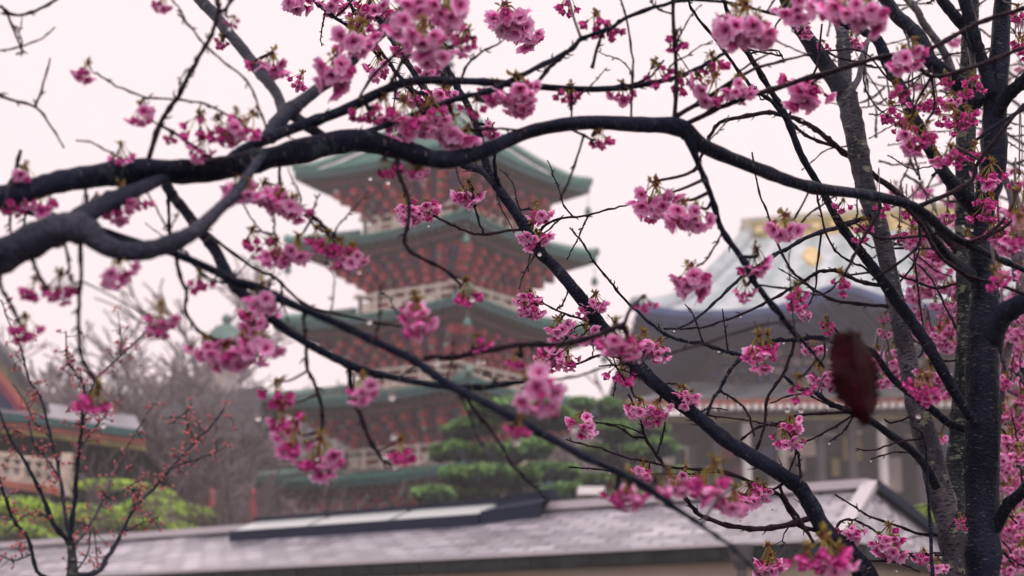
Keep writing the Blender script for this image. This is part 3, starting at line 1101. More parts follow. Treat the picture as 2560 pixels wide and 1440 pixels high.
# ---- slate-roofed shed in front
def shed():
    ze = 2.75
    Cn, L = onz(2100, 1352, ze), onz(300, 1440, ze)
    u = (L - Cn).normalized()                # along the eave to the left, away
    v = Vector((-u.y, u.x, 0))
    if v.y < 0:
        v = -v
    v = Vector((.50, .866, 0))               # the end wall stands a little askew
    hw = 2.3
    rise = 0.74
    root = empty('shed', Cn.lerp(L, .5) * Vector((1, 1, 0)).x if False else Vector(((Cn.x + L.x) / 2, (Cn.y + L.y) / 2 + 2, 0)), 'long low building with a wet grey slate roof and cream wall along the bottom', 'building')
    LEN = (L - Cn).length + 9
    Z = Vector((0, 0, 1))
    cA = Cn
    cB = Cn + u * LEN
    cC = cB + v * hw * 2
    cD = cA + v * hw * 2
    r1 = Cn + u * .45 + v * hw + Z * rise
    r2 = Cn + u * (LEN - 1) + v * hw + Z * rise
    rf = MB()
    slope(rf, [r1, r2], [cA, cB], 'wet_slate', 30, 6, 1.0)
    slope(rf, [r1, r1], [cD, cA], 'wet_slate', 10, 6, 1.0)
    slope(rf, [r2, r1], [cC, cD], 'wet_slate', 20, 6, 1.0)
    slope(rf, [r2, r2], [cB, cC], 'wet_slate', 8, 6, 1.0)
    roof = rf.obj('roof', root)
    cp = MB()
    cp.bar(r1 + Z * .05, r2 + Z * .05, .26, 'metal_pale', .1)
    cp.bar(r1 + Z * .05, cA + Z * .04, .16, 'metal_pale', .08)
    cp.bar(r1 + Z * .05, cD + Z * .04, .2, 'metal_navy', .10)
    cp.obj('ridge_cap', roof)
    fa = MB()
    for a_, b_ in ((cA, cB), (cD, cA), (cC, cD)):
        fa.bar(a_ - Z * .08, b_ - Z * .08, .1, 'fascia_dark', .15)
        fa.bar(a_ + Z * .015, b_ + Z * .015, .16, 'metal_pale', .035)
        n = int((b_ - a_).length / .42)
        for i in range(n):
            p = a_.lerp(b_, (i + .5) / n)
            dd = (b_ - a_).normalized()
            nn = Vector((dd.y, -dd.x, 0))
            if nn.dot(p - (r1 + r2) / 2) < 0:
                nn = -nn
            fa.box(p - Z * .085 + nn * .055, .15 + random.uniform(-.04, .03), .012, .045, 'fascia_dark', dd, nn)
    fa.obj('fascia', roof)
    sf = MB()
    wl = MB()
    ins = .32
    wA, wB = cA + u * ins + v * ins, cB + v * ins
    wC, wD = cC - v * ins, cD + u * ins - v * ins
    zt = ze - .13
    for a_, b_ in ((wA, wB), (wD, wA), (wC, wD)):
        A_, B_ = Vector((a_.x, a_.y, 0)), Vector((b_.x, b_.y, 0))
        wl.quad(A_, B_, B_ + Z * zt, A_ + Z * zt, 'cream_wall')
    wl.obj('wall', root)
    for a_, b_, c_, d_ in ((cA, cB, wB, wA), (cD, cA, wA, wD)):
        sf.quad(a_ - Z * .15, b_ - Z * .15, c_ - Z * .14, d_ - Z * .14, 'timber_grey')
    sf.obj('soffit', roof)

    # where along the ridge does a pixel column fall?
    def ridge_at(px, off=0.0):
        best = min(range(0, 2000), key=lambda i: abs(1280 + FP * ((r1.lerp(r2, i / 2000) - CAM).x / ((r1.lerp(r2, i / 2000) - CAM).dot(Vector((0, math.cos(P), math.sin(P)))))) - px))
        return r1.lerp(r2, best / 2000)
    g0, g1, g2 = ridge_at(1385), ridge_at(1255), ridge_at(640)
    # raised skylight on the ridge
    sk = MB()
    dn = -v                                   # towards the camera
    hh = -.075
    f1, f2 = g1 + dn * .55 - Z * .20, g2 + dn * .55 - Z * .20
    t1, t2 = g1 + Z * (hh + .22), g2 + Z * (hh + .22)
    e1, e2 = g0 + dn * .0 - Z * .02, g0 + Z * (hh + .28)
    sk.bar(f1 + Z * .06, f2 + Z * .06, .12, 'metal_navy', .20)
    sk.bar(t1, t2, .14, 'metal_navy', .10)
    sk.quad(f1, e1 + dn * .35 - Z * .05, e2, t1, 'metal_navy')
    sk.quad(f1 + Z * .2, f1, e1 + dn * .35 - Z * .10, e1 + dn * .35 + Z * .1, 'metal_navy')
    sk.bar(t1, e2, .16, 'metal_navy', .14)
    sk.quad(f1 + Z * .16, t1, e2, e1 + dn * .35 + Z * .1, 'metal_navy')
    b1_, b2_ = g1 - dn * .55 - Z * .20, g2 - dn * .55 - Z * .20
    sk.quad(t1, t2, b2_, b1_, 'metal_navy')
    sk.quad(e2, t1, b1_, e1 - dn * .3, 'metal_navy')
    sk.quad(f2, t2, b2_, b2_ - Z * .1, 'metal_navy')
    sky_ = sk.obj('skylight', root)
    np_ = 3
    for k in range(np_):
        q = MB()
        a0, a1 = k / np_ + .012, (k + 1) / np_ - .012
        lo0, lo1 = (f1 + Z * .17).lerp(f2 + Z * .17, a0), (f1 + Z * .17).lerp(f2 + Z * .17, a1)
        hi0, hi1 = (t1 + Z * .01).lerp(t2 + Z * .01, a0), (t1 + Z * .01).lerp(t2 + Z * .01, a1)
        q.add([lo0, lo1, hi1, hi0] + [p_ - Z * .03 for p_ in (lo0, lo1, hi1, hi0)], [(0, 1, 2, 3), (7, 6, 5, 4), (0, 4, 5, 1), (1, 5, 6, 2), (2, 6, 7, 3), (3, 7, 4, 0)], 'glass_sky')
        q.obj('pane', sky_)
    # rain hopper and downpipe
    pm = MB()
    hp = onz(1848, 1362, ze)
    # slide onto the eave line
    t = (hp - cA).dot(u)
    hp = cA + u * t + dn * .12
    pm.lathe(hp - Z * .36, [(.05, 0), (.05, .1), (.11, .2), (.14, .36)], 'timber_grey', 10)
    pm.lathe(Vector((hp.x, hp.y, .0)), [(.05, 0), (.05, hp.z - .36)], 'timber_grey', 10)
    pm.obj('downpipe', root)
    return r1, r2, v


r1, r2, sv = shed()
q = MB()
pbox(q, 2066, 1212, 2128, 1262, 24, .5, 'white_paint')
q.box((at(2097, 1212, 24).x, 24.25, at(2097, 1262, 24).z / 2), .05, .05, at(2097, 1262, 24).z / 2, 'timber_grey')
q.obj('equipment_box', label='small white box showing above the right end of the slate roof', cat='box', origin=(at(2097, 1212, 24).x, 24, 0))
q = MB()
pbox(q, 1446, 1216, 1512, 1236, 33, .9, 'white_paint')
q.box((at(1480, 1220, 33).x, 33.4, at(1480, 1236, 33).z / 2), .08, .3, at(1480, 1236, 33).z / 2, 'timber_grey')
q.obj('sign_board', label='small white board among the pines above the slate roof', cat='board', origin=(at(1480, 1220, 33).x, 33, 0))


# ---- foliage helpers
def tufts(mb, c, rx, ry, rz, n, size, mats_, flat=0.0, shell=0.55):
    c = Vector(c)
    for _ in range(n):
        while True:
            p = Vector((random.uniform(-1, 1), random.uniform(-1, 1), random.uniform(-1, 1)))
            if shell < p.length < 1:
                break
        q = c + Vector((p.x * rx, p.y * ry, p.z * rz))
        s = size * random.uniform(.6, 1.3)
        d = Vector((random.gauss(0, 1), random.gauss(0, 1), random.gauss(0, 1) * (1 - flat) + .3 + p.z)).normalized()
        x = d.cross(Vector((random.gauss(0, 1), random.gauss(0, 1), random.gauss(0, 1)))).normalized()
        y = d.cross(x)
        w_ = s * .35
        mb.add([q - x * w_, q + x * w_, q + d * s + y * w_ * .4, q + d * s * .6 - x * w_ * 1.1], [(0, 1, 2, 3)], random.choice(mats_))


def pine(Y, trunk_px, pads, label):
    base = at(trunk_px[0][0], 1400, Y)
    root = empty('pine_tree', (base.x, Y, 0), label, 'pine tree', 'pines beyond the slate roof')
    t = MB()
    pts = [Vector((base.x, Y, 0))] + [at(x, y, Y) for x, y in trunk_px]
    sm = [Vector(p) for p in spline([tuple(p) for p in pts], 5)]
    t.tube(sm, list(np.linspace(.22, .07, len(sm))), 'bark_limb', 8)
    for (x, y, w_, h_) in pads:
        c = at(x, y, Y)
        j = min(sm, key=lambda p: (p - c).length + (2 if p.z > c.z else 0))
        mid = (j + c) / 2 + Vector((0, 0, -.15))
        lm = [Vector(p) for p in spline([tuple(j), tuple(mid), tuple(c)], 4)]
        t.tube(lm, list(np.linspace(.07, .03, len(lm))), 'bark_limb', 6)
    t.obj('trunk', root, smooth=True)
    cr = MB()
    for (x, y, w_, h_) in pads:
        c = at(x, y, Y + random.uniform(-1.2, 1.2))
        u_ = mpp(x, y, Y)
        n = int(w_ * 34)
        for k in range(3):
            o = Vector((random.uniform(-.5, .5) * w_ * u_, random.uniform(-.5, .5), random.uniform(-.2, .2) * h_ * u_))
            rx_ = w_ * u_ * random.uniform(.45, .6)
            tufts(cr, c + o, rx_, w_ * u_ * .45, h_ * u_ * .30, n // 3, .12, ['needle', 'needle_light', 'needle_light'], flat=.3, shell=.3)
            tufts(cr, c + o - Vector((0, 0, h_ * u_ * .45)), rx_ * .85, w_ * u_ * .4, h_ * u_ * .22, n // 5, .12, ['needle_shade'], shell=.1)
    cr.obj('crown', root)


pine(36, [(1290, 1250), (1260, 1180), (1330, 1110), (1300, 1040)],
     [(1180, 1070, 85, 34), (1290, 1010, 95, 36), (1390, 1040, 80, 34), (1230, 1130, 80, 30), (1130, 1120, 60, 34), (1350, 1110, 95, 36), (1260, 1190, 105, 30), (1140, 1190, 90, 26),
      (1390, 1170, 90, 30), (1180, 1240, 110, 26), (1330, 1245, 95, 24), (1060, 1235, 70, 24), (1420, 1225, 70, 24), (1210, 1020, 60, 26)],
     'spreading green pine in front of the pagoda base')
pine(42, [(1560, 1250), (1570, 1180), (1530, 1100), (1560, 1020)],
     [(1540, 1015, 55, 26), (1500, 1075, 80, 28), (1600, 1070, 90, 30), (1470, 1130, 80, 28), (1580, 1130, 95, 30), (1660, 1110, 60, 26), (1620, 1190, 95, 28), (1500, 1200, 90, 28),
      (1570, 1250, 110, 26), (1690, 1180, 50, 26), (1440, 1010, 50, 20)],
     'lower green pine between the pagoda and the great hall')


def bush(px, py, w_, h_, Y, label):
    c = at(px, py, Y)
    u_ = mpp(px, py, Y)
    root = empty('clipped_bush', (c.x, Y, 0), label, 'bush', 'clipped azalea bushes at lower left')
    mb = MB()
    rx, rz = w_ * u_ / 2 * 1.2, h_ * u_
    top = c.z
    rq = random.Random(int(px))
    for k in range(4):
        ox = rq.uniform(-.6, .6) * rx if k else 0
        oz = -abs(ox) / rx * rz * .7 - (k > 3) * rz * .5
        oy = rq.uniform(-.5, .3) * rx
        sx = rx * rq.uniform(.55, .75)
        hz_ = rz * .36
        tufts(mb, (c.x + ox, Y + oy, top - hz_ + oz), sx, sx * .8, hz_, int(w_ * 15), .085, ['bush_leaf', 'bush_leaf', 'bush_leaf', 'bush_leaf', 'bush_leaf_shade'], shell=.8)
        tufts(mb, (c.x + ox, Y + oy, top - hz_ * 2.1 + oz), sx * .9, sx * .7, hz_ * .8, int(w_ * 5), .09, ['bush_leaf_shade'], shell=.6)
    tufts(mb, (c.x, Y, top - rz * 1.5), rx * .95, rx * .7, rz * 1.0, int(w_ * 12), .10, ['bush_leaf_shade', 'bush_leaf_shade', 'needle_shade'], shell=.7)
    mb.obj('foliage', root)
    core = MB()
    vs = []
    core.lathe(Vector((c.x, Y, 0)), [(rx * .5, 0), (rx * .85, top - rz * 1.2), (rx * .75, top - rz * .9), (rx * .3, top - rz * .6)], 'bush_leaf_shade', 14)
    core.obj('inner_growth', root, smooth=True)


for k, (x, y, w_, h_, Y, lab) in enumerate((
        (60, 1250, 210, 62, 38, 'clipped bush at the left edge, under the cream balustrade'),
        (290, 1212, 280, 50, 41, 'highest of the clipped bushes, behind the young tree'),
        (395, 1250, 240, 60, 38, 'clipped bush farthest right, next to the red post'),
        (200, 1272, 240, 56, 36, 'clipped bush in the middle of the row, behind the young tree trunk'),
        (20, 1312, 240, 50, 34, 'clipped bush lowest at the left edge, above the slate roof'),
        (330, 1300, 270, 40, 34, 'low clipped bush just above the left part of the slate roof'))):
    bush(x, y, w_, h_, Y, lab)
c = at(2310, 1290, 30)
bush(2310, 1272, 130, 60, 30, 'green clipped bush behind the right slope of the slate roof')
bush(2560, 1250, 160, 60, 30, 'green clipped bush behind the main trunk at the right edge')


# ---- bare trees in the mist and budding shrubs
def bare(name, Y, px, py_top, spread, label, group, mname, depth=5, r0=.16, buds=None, nb=0, base_py=None, seed=1, rmin=.009, hk=1.0):
    rnd = random.Random(seed)
    b0 = at(px, 1200, Y)
    top = at(px, py_top, Y).z
    root = empty(name, (b0.x, Y, 0), label, name.replace('_', ' '), group)
    t = MB()
    tips = []
    H = top

    def grow(p, d, L, r, lev):
        pts = [p]
        for k in range(3):
            d = (d + Vector((rnd.gauss(0, .12), rnd.gauss(0, .12), rnd.gauss(0, .08) + .04))).normalized()
            pts.append(pts[-1] + d * L / 3)
        (t if lev else tr).tube(pts, [max(q_, rmin) for q_ in (r, r * .85, r * .7, r * .55)], mname, 6 if lev < 2 else 3, cap=lev < 2)
        if lev >= 2:
            tips.append(pts[-1])
            tips.append(pts[1])
        if lev >= depth:
            return
        for _ in range(3 if lev < depth - 1 else 3):
            dd = (d + Vector((rnd.gauss(0, spread), rnd.gauss(0, spread), rnd.gauss(0, spread * .5)))).normalized()
            grow(pts[rnd.choice((1, 2, 3, 3))], dd, L * rnd.uniform(.6, .8), r * .52, lev + 1)
    tr = MB()
    grow(Vector((b0.x, Y, 0)), Vector((rnd.uniform(-.08, .08), 0, 1)), H * .34 * hk, r0, 0)
    tr.obj('trunk', root, smooth=True)
    cr = t.obj('crown', root)
    if buds:
        bm = MB()
        for p in tips:
            for _ in range(nb):
                q = p + Vector((rnd.gauss(0, .07), rnd.gauss(0, .07), rnd.gauss(0, .07)))
                bm.add(*octa(q, .030), buds, [(rnd.uniform(.4, 1), rnd.uniform(.8, 1.1), 0)] * 6)
        bm.obj('buds', root, kind='stuff')


def octa(c, r):
    c = Vector(c)
    v_ = [c + Vector(x) * r for x in ((1, 0, 0), (0, 1, 0), (-1, 0, 0), (0, -1, 0), (0, 0, 1.3), (0, 0, -1.3))]
    return v_, [(0, 1, 4), (1, 2, 4), (2, 3, 4), (3, 0, 4), (1, 0, 5), (2, 1, 5), (3, 2, 5), (0, 3, 5)]


far = [(400, 925, 'bare misty tree right behind the gap between left gate and thatched hall'), (620, 945, 'bare misty tree rising just over the thatched ridge'), (90, 862, 'bare misty tree left of the upright twig, farthest left in the fog'), (215, 868, 'bare misty tree with the highest rounded top above the left roofs'),
       (330, 885, 'bare misty tree standing behind the left temple roofs'), (440, 905, 'bare misty tree left of the teal pavilion'),
       (560, 900, 'bare misty tree below the teal pavilion'), (660, 880, 'bare misty tree against the left side of the pagoda'),
       (-60, 850, 'bare misty tree cut by the left edge'), (1500, 985, 'bare misty tree between pagoda and great hall')]
for k, (px, py, lab) in enumerate(far):
    bare('bare_tree', 96 + 3 * k % 9, px, py, .55, lab, 'bare trees in the mist', 'bare_wood_misted', 6, .34, seed=k + 3, rmin=.055, hk=1.22)
near_ = [(540, 1040, 'bare grey tree before the middle of the thatched roof'), (690, 1030, 'bare grey tree between thatched roof and pagoda'), (380, 1060, 'small bare tree before the white wall panels'), (770, 1225, 'budding bare shrub in front of the pagoda base, left one'), (900, 1215, 'budding bare shrub in front of the pagoda base, middle one'),
         (1010, 1222, 'budding bare shrub nearest the green pine'), (455, 1010, 'slender bare tree in front of the thatched hall'), (620, 1080, 'thin bare tree beside the pagoda steps')]
for k, (px, py, lab) in enumerate(near_):
    bare('budding_shrub', 34, px, py, .45, lab, 'budding shrubs by the pagoda', 'bare_wood', 5, .06, 'coral_bud' if 3 <= k < 6 else None, 2, seed=k + 30)
for k, (px, py, lab) in enumerate(((340, 985, 'tall bare tree in front of the left end of the thatched roof'), (440, 960, 'tall bare tree before the thatched hall, next to the leftmost one'),
                                 (525, 990, 'lower bare tree before the thatched hall, left of the pagoda eaves'))):
    bare('bare_tree', 50 + k, px, py, .5, lab, 'bare trees before the thatched hall', 'bare_wood', 6, .16, seed=k + 70, rmin=.022, hk=1.15)
for k, (px, py, lab) in enumerate(((2170, 1150, 'shrub with red buds in front of the white column'), (2240, 1140, 'red-budded shrub close behind the lichened trunk'))):
    bare('budding_shrub', 26, px, py, .5, lab, 'red-budded shrubs on the right', 'bare_wood', 5, .05, 'coral_bud', 2, seed=k + 50)


# ================================================================ CHERRY TREES
class Tree:
    def __init__(s, label, base, cat='cherry tree', name='cherry_tree'):
        s.root = empty(name, base, label, cat)
        s.pts = []
        s.small = False
        s.count = {}
        s.rest = {}
        s.todo = []

    def near(s, px, py, maxd=1e9):
        best, bd = None, maxd * maxd
        for q in s.pts:
            d = (q[0] - px) ** 2 + (q[1] - py) ** 2
            if d < bd:
                bd, best = d, q
        return best

    def B(s, xy, w0, w1=None, d0=None, d1=None, mname='bark_twig', name=None, ws=None, ds=None, spurs=0.0, tip=False, reg=True):
        """limb traced as flat list x,y,...; widths in photo pixels; d = distance"""
        pts = [(xy[i], xy[i + 1]) for i in range(0, len(xy), 2)]
        w1 = w0 if w1 is None else w1
        if d0 is None:
            q = s.near(*pts[0])
            d0 = q[2] if q else 3.0
            if q and (q[0] - pts[0][0]) ** 2 + (q[1] - pts[0][1]) ** 2 < 45 ** 2:
                pts[0] = (q[0], q[1])
        if d1 is None:
            d1 = d0
        acc = [0]
        for a_, b_ in zip(pts, pts[1:]):
            acc.append(acc[-1] + math.hypot(a_[0] - b_[0], a_[1] - b_[1]))
        T = acc[-1]
        rows = []
        for (x, y), l in zip(pts, acc):
            t = l / T
            rows.append((x, y, ws[len(rows)] if ws else w0 + (w1 - w0) * t, ds[len(rows)] if ds else d0 + (d1 - d0) * t))
        per = 6 if max(w0, w1) > 20 else 5
        rows = spline(rows, per)
        lump = [1 + (random.uniform(.06, .16) if random.random() < .16 else 0) for _ in rows]
        P3, rad = [], []
        for k, (x, y, w_, d) in enumerate(rows):
            w_ = max(w_, 2.2)
            if 0 < k < len(rows) - 1 and w_ < 16:
                x += random.gauss(0, .8)
                y += random.gauss(0, .8)
            P3.append(at(x, y, d))
            r = w_ / 2 * mpp(x, y, d)
            if w_ > 16:
                r *= (1 + random.uniform(-.05, .06)) * lump[k]
            elif k % 4 == 0:
                r *= 1.35
            rad.append(r)
            if reg:
                s.pts.append((x, y, d, w_))
        if tip:
            rad[-1] *= .35
        mb = MB()
        big = max(rad) > .012
        mb.tube(P3, rad, mname, 14 if big else (9 if max(rad) > .005 else 6), wob=.15 if big else .06)
        if spurs:
            for k in range(1, len(P3) - 1):
                if random.random() < spurs:
                    d_ = (P3[k + 1] - P3[k - 1]).normalized()
                    sd = d_.cross(Vector((random.gauss(0, 1), random.gauss(0, 1), random.gauss(0, 1)))).normalized()
                    L_ = random.uniform(.002, .006) + rad[k]
                    a_ = P3[k] + sd * rad[k] * .4
                    mb.tube([a_, a_ + (sd + d_ * .5) * L_ * .6, a_ + (sd + d_ * .9) * L_], [rad[k] * .35 + .0008, .0012, .0006], mname, 5)
        if mname in ('bark_lichen', 'bark_grey') and max(w0, w1) > 30:
            rf_ = random.Random(len(s.pts))
            for k in range(len(P3) - 1):
                if not (-60 < rows[k][1] < 1500):
                    continue
                d_ = (P3[k + 1] - P3[k]).normalized()
                L_ = (P3[k + 1] - P3[k]).length
                for _ in range(int(L_ * (900 if mname == 'bark_lichen' else 520))):
                    o_ = d_.cross(Vector((rf_.gauss(0, 1), rf_.gauss(0, 1), rf_.gauss(0, 1)))).normalized()
                    q_ = P3[k].lerp(P3[k + 1], rf_.random()) + o_ * rad[k] * .97
                    t_ = o_.cross(d_)
                    a1, a2, hh = rf_.uniform(.0015, .005), rf_.uniform(.001, .0028), rf_.uniform(.001, .0032)
                    vs_ = [q_ + t_ * a1, q_ + d_ * a2, q_ - t_ * a1, q_ - d_ * a2 * 1.4, q_ + o_ * hh + d_ * rf_.uniform(-.002, .002)]
                    mb.add(vs_, [(0, 1, 4), (1, 2, 4), (2, 3, 4), (3, 0, 4)], rf_.choice(['lichen', 'bark_dark', 'bark_dark', 'bark_lichen'] if mname == 'bark_lichen' else ['bark_dark', 'bark_dark', 'lichen', 'bark_grey']))
        mx_ = max(w0, w1)
        nm = name or ('branch' if mx_ >= 12 else 'twig')
        return s.part(nm, mb)

    def part(s, nm, mb):
        """the first hundred of a kind are parts of their own, the rest share one mesh"""
        s.count[nm] = s.count.get(nm, 0) + 1
        if s.count[nm] <= 98:
            return mb.obj(nm, s.root, smooth=True)
        r_ = s.rest.setdefault(nm, MB())
        o = len(r_.v)
        r_.v += mb.v
        r_.bk += mb.bk
        for f, k in zip(mb.f, mb.mi):
            r_.f.append([i + o for i in f])
            r_.mi.append(r_.m(mb.mats[k]))


def unit_petal(mb, M_, R_, az, tilt, width, shade, mname, seed):
    rnd = random.Random(seed)
    ns, nw = 4, 4
    vs, bks = [], []
    ph = rnd.uniform(0, 6)
    ca, sa = math.cos(az), math.sin(az)
    notch = rnd.uniform(.06, .16)
    for i in range(ns + 1):
        s_ = i / ns
        for j in range(nw + 1):
            w_ = -1 + 2 * j / nw
            se = s_ * (1 - notch * (1 - abs(w_)) * s_ - .10 * w_ * w_ * s_)
            r_ = R_ * (.10 + math.sin(tilt) * se * 1.0 + .18 * se * se)
            z_ = R_ * (math.cos(tilt) * se - .12 * se * se) - R_ * .10 * (1 - w_ * w_) * s_
            ww = R_ * width * (.25 + .75 * math.sin(math.pi * (.12 + .62 * s_))) * w_
            ru = R_ * .09 * s_ * math.sin(w_ * 5 + ph) + R_ * .07 * rnd.uniform(-1, 1) * s_
            r_ += ru
            z_ += ru * .6
            x_ = ca * r_ - sa * ww
            y_ = sa * r_ + ca * ww
            vs.append(M_ @ Vector((x_, y_, z_)))
            bks.append((min(1, s_ * 1.0 + .08 * abs(w_)), shade, 0))
    fs = [(i * (nw + 1) + j, i * (nw + 1) + j + 1, (i + 1) * (nw + 1) + j + 1, (i + 1) * (nw + 1) + j) for i in range(ns) for j in range(nw)]
    mb.add(vs, fs, mname, bks)


def frame_to(p, d):
    d = d.normalized()
    return Matrix.Translation(p) @ d.to_track_quat('Z', 'Y').to_matrix().to_4x4()


def blob(mb, M_, r, l, mname, t0, t1, shade=1.0, n=6):
    """pointed oval along local Z from the origin"""
    vs, bks, fs = [], [], []
    K = 5
    for k in range(K + 1):
        s_ = k / K
        rr = r * math.sin(math.pi * (s_ ** .75) * .93 + .12)
        for j in range(n):
            a = 2 * math.pi * j / n
            vs.append(M_ @ Vector((rr * math.cos(a), rr * math.sin(a), l * s_)))
            bks.append((t0 + (t1 - t0) * s_, shade, 0))
    for k in range(K):
        for j in range(n):
            j2 = (j + 1) % n
            fs.append((k * n + j, k * n + j2, (k + 1) * n + j2, (k + 1) * n + j))
    fs.append(tuple(K * n + j for j in range(n)))
    mb.add(vs, fs, mname, bks)


def stalk(mb, a, b_, r, t0, t1, shade=1):
    mid = (a + b_) / 2 + Vector((0, 0, .03)) + (b_ - a).cross(Vector((0, 0, 1))) * .05
    pts = [a, a.lerp(mid, .55), mid, mid.lerp(b_, .55), b_]
    o = len(mb.v)
    mb.tube(pts, [r] * 5, 'calyx', 5)
    for k in range(5):
        for j in range(5):
            mb.bk[o + k * 5 + j] = (t0 + (t1 - t0) * k / 4, shade, 0)


def bracts(mb, n, rnd, size):
    for k in range(n):
        d = Vector((rnd.gauss(0, 1), rnd.gauss(0, 1), rnd.gauss(.35, .7))).normalized()
        p = Vector((rnd.gauss(0, .05), rnd.gauss(0, .05), rnd.uniform(-.04, .06)))
        M_ = frame_to(p, d)
        l = size * rnd.uniform(.6, 1.3)
        w_ = l * .26
        sh = rnd.uniform(.75, 1.25)
        c0 = rnd.uniform(0.1, .5)
        vs = [(0, 0, 0), (w_, .25 * w_, l * .45), (0, .5 * w_, l), (-w_, .25 * w_, l * .45), (0, -.2 * w_, l * .4)]
        mb.add([M_ @ Vector(v_) for v_ in vs], [(0, 1, 4), (1, 2, 4), (2, 3, 4), (3, 0, 4)], 'calyx', [(c0, sh, 0), (c0 + .4, sh, 0), (.8, sh, 0), (c0 + .4, sh, 0), (c0 + .3, sh, 0)])
    blob(mb, frame_to(Vector((0, 0, -.06)), Vector((.1, 0, 1))), .06, .14, 'calyx', .0, .15)


def make_cluster(kind, seed):
    """hanging flower cluster about one unit wide with its node at the origin: (petal mesh, calyx mesh)"""
    rnd = random.Random(seed)
    pe, ca = MB(), MB()
    if kind == 'full':
        n = rnd.choice((11, 12, 14))
        spread = .40
    elif kind == 'mid':
        n = 9
        spread = .38
    else:
        n = rnd.choice((6, 7, 8))
        spread = .36
    for k in range(n):
        az = 2 * math.pi * (k * .618 + rnd.uniform(-.06, .06))
        rr = spread * math.sqrt((k + .6) / n) * rnd.uniform(.85, 1.2)
        zz = -rnd.uniform(.27, .46) - (.26 if kind != 'bud' else .12) * (1 - (rr / (spread * 1.2)) ** 2) + rnd.gauss(0, .05)
        p = Vector((rr * math.cos(az), rr * math.sin(az), zz + (.10 if kind == 'full' else 0)))
        d = Vector((math.cos(az) * rr * 1.7 + rnd.gauss(0, .12), math.sin(az) * rr * 1.7 + rnd.gauss(0, .12), -.55 + rnd.gauss(0, .18)))
        if kind == 'full':
            d.z += rnd.uniform(-.1, .28)
        d.normalize()
        a0 = Vector((rnd.gauss(0, .04), rnd.gauss(0, .04), -.02))
        base = p - d * .08
        op = {'full': rnd.choice((1, 1, 1, 1, 1, .5)), 'mid': rnd.choice((0, 1, 1)), 'bud': rnd.choice((0, 0, 0, .5))}[kind]
        sh = rnd.uniform(.85, 1.12)
        stalk(ca, a0, base - d * .06, .0115, .45, .8)
        blob(ca, frame_to(base - d * .10, d), .034, .13, 'calyx', .35, .12, rnd.uniform(.8, 1.2))
        M_ = frame_to(base, d)
        if op >= 1:
            Rr = rnd.uniform(.15, .215) if kind == 'full' else rnd.uniform(.16, .20)
            t0 = rnd.uniform(.55, .95)
            for j in range(5):
                unit_petal(pe, M_, Rr * rnd.uniform(.85, 1.18), j * 1.2566 + rnd.uniform(-.22, .22), t0 + rnd.uniform(-.28, .3), rnd.uniform(.55, .72), sh * rnd.uniform(.92, 1.06), 'petal', rnd.random())
            for j in range(5):
                unit_petal(pe, M_, Rr * rnd.uniform(.65, .95), j * 1.2566 + .63 + rnd.uniform(-.35, .35), t0 * .6 + rnd.uniform(-.2, .25), .55, sh * .97, 'petal', rnd.random())
            for j in range(4):
                aa = rnd.uniform(0, 6.28)
                blob(pe, M_ @ frame_to(Vector((0, 0, .02)), Vector((math.cos(aa) * .3, math.sin(aa) * .3, 1))), .006, .12, 'petal_deep', 0, .5, 1, 4)
        elif op > 0:
            Rr = rnd.uniform(.15, .19)
            for j in range(5):
                unit_petal(pe, M_, Rr, j * 1.2566, .34 + rnd.uniform(-.08, .1), .62, sh, 'petal_deep', rnd.random())
            blob(pe, M_, .06, .15, 'petal_deep', .2, .8, sh, 8)
        else:
            l = rnd.uniform(.15, .22)
            blob(pe, M_, l * .40, l, 'petal_deep', .15, .72, sh, 8)
            for j in range(3):
                unit_petal(pe, M_, l * .85, j * 2.094 + rnd.uniform(0, 1), .28, .7, sh, 'petal_deep', rnd.random())
    bracts(ca, {'full': 14, 'mid': 16, 'bud': 20}[kind], rnd, .15)
    # tiny young leaves on budding clusters
    return pe.mesh('blossom_cluster', True), ca.mesh('calyx_and_bracts', True)


PROTO = {k: [make_cluster(k, 100 * i + 7 * j) for j in range(6)] for i, k in enumerate(('full', 'mid', 'bud'))}
DROPS = []


def absorb(r_, me, M_):
    o = len(r_.v)
    r_.v += [tuple(M_ @ v_.co) for v_ in me.vertices]
    r_.bk += [tuple(d_.vector) for d_ in me.attributes['bk'].data]
    for p_ in me.polygons:
        r_.f.append([i + o for i in p_.vertices])
        r_.mi.append(r_.m(me.materials[p_.material_index].name))


def cluster(tree, px, py, size, kind, d=None, link=150):
    tree.todo.append((size, px, py, kind, d, link, tree.small))


def finish(tree):
    for (size, px, py, kind, d, link, small) in sorted(tree.todo, key=lambda c: -c[0] / (c[4] or 2.5) * 0 - c[0]):
        place_cluster(tree, px, py, size, kind, d, link, small)
    for nm, r_ in tree.rest.items():
        r_.obj(nm + 's' if not nm.endswith('s') else nm, tree.root, smooth=True, kind='stuff')


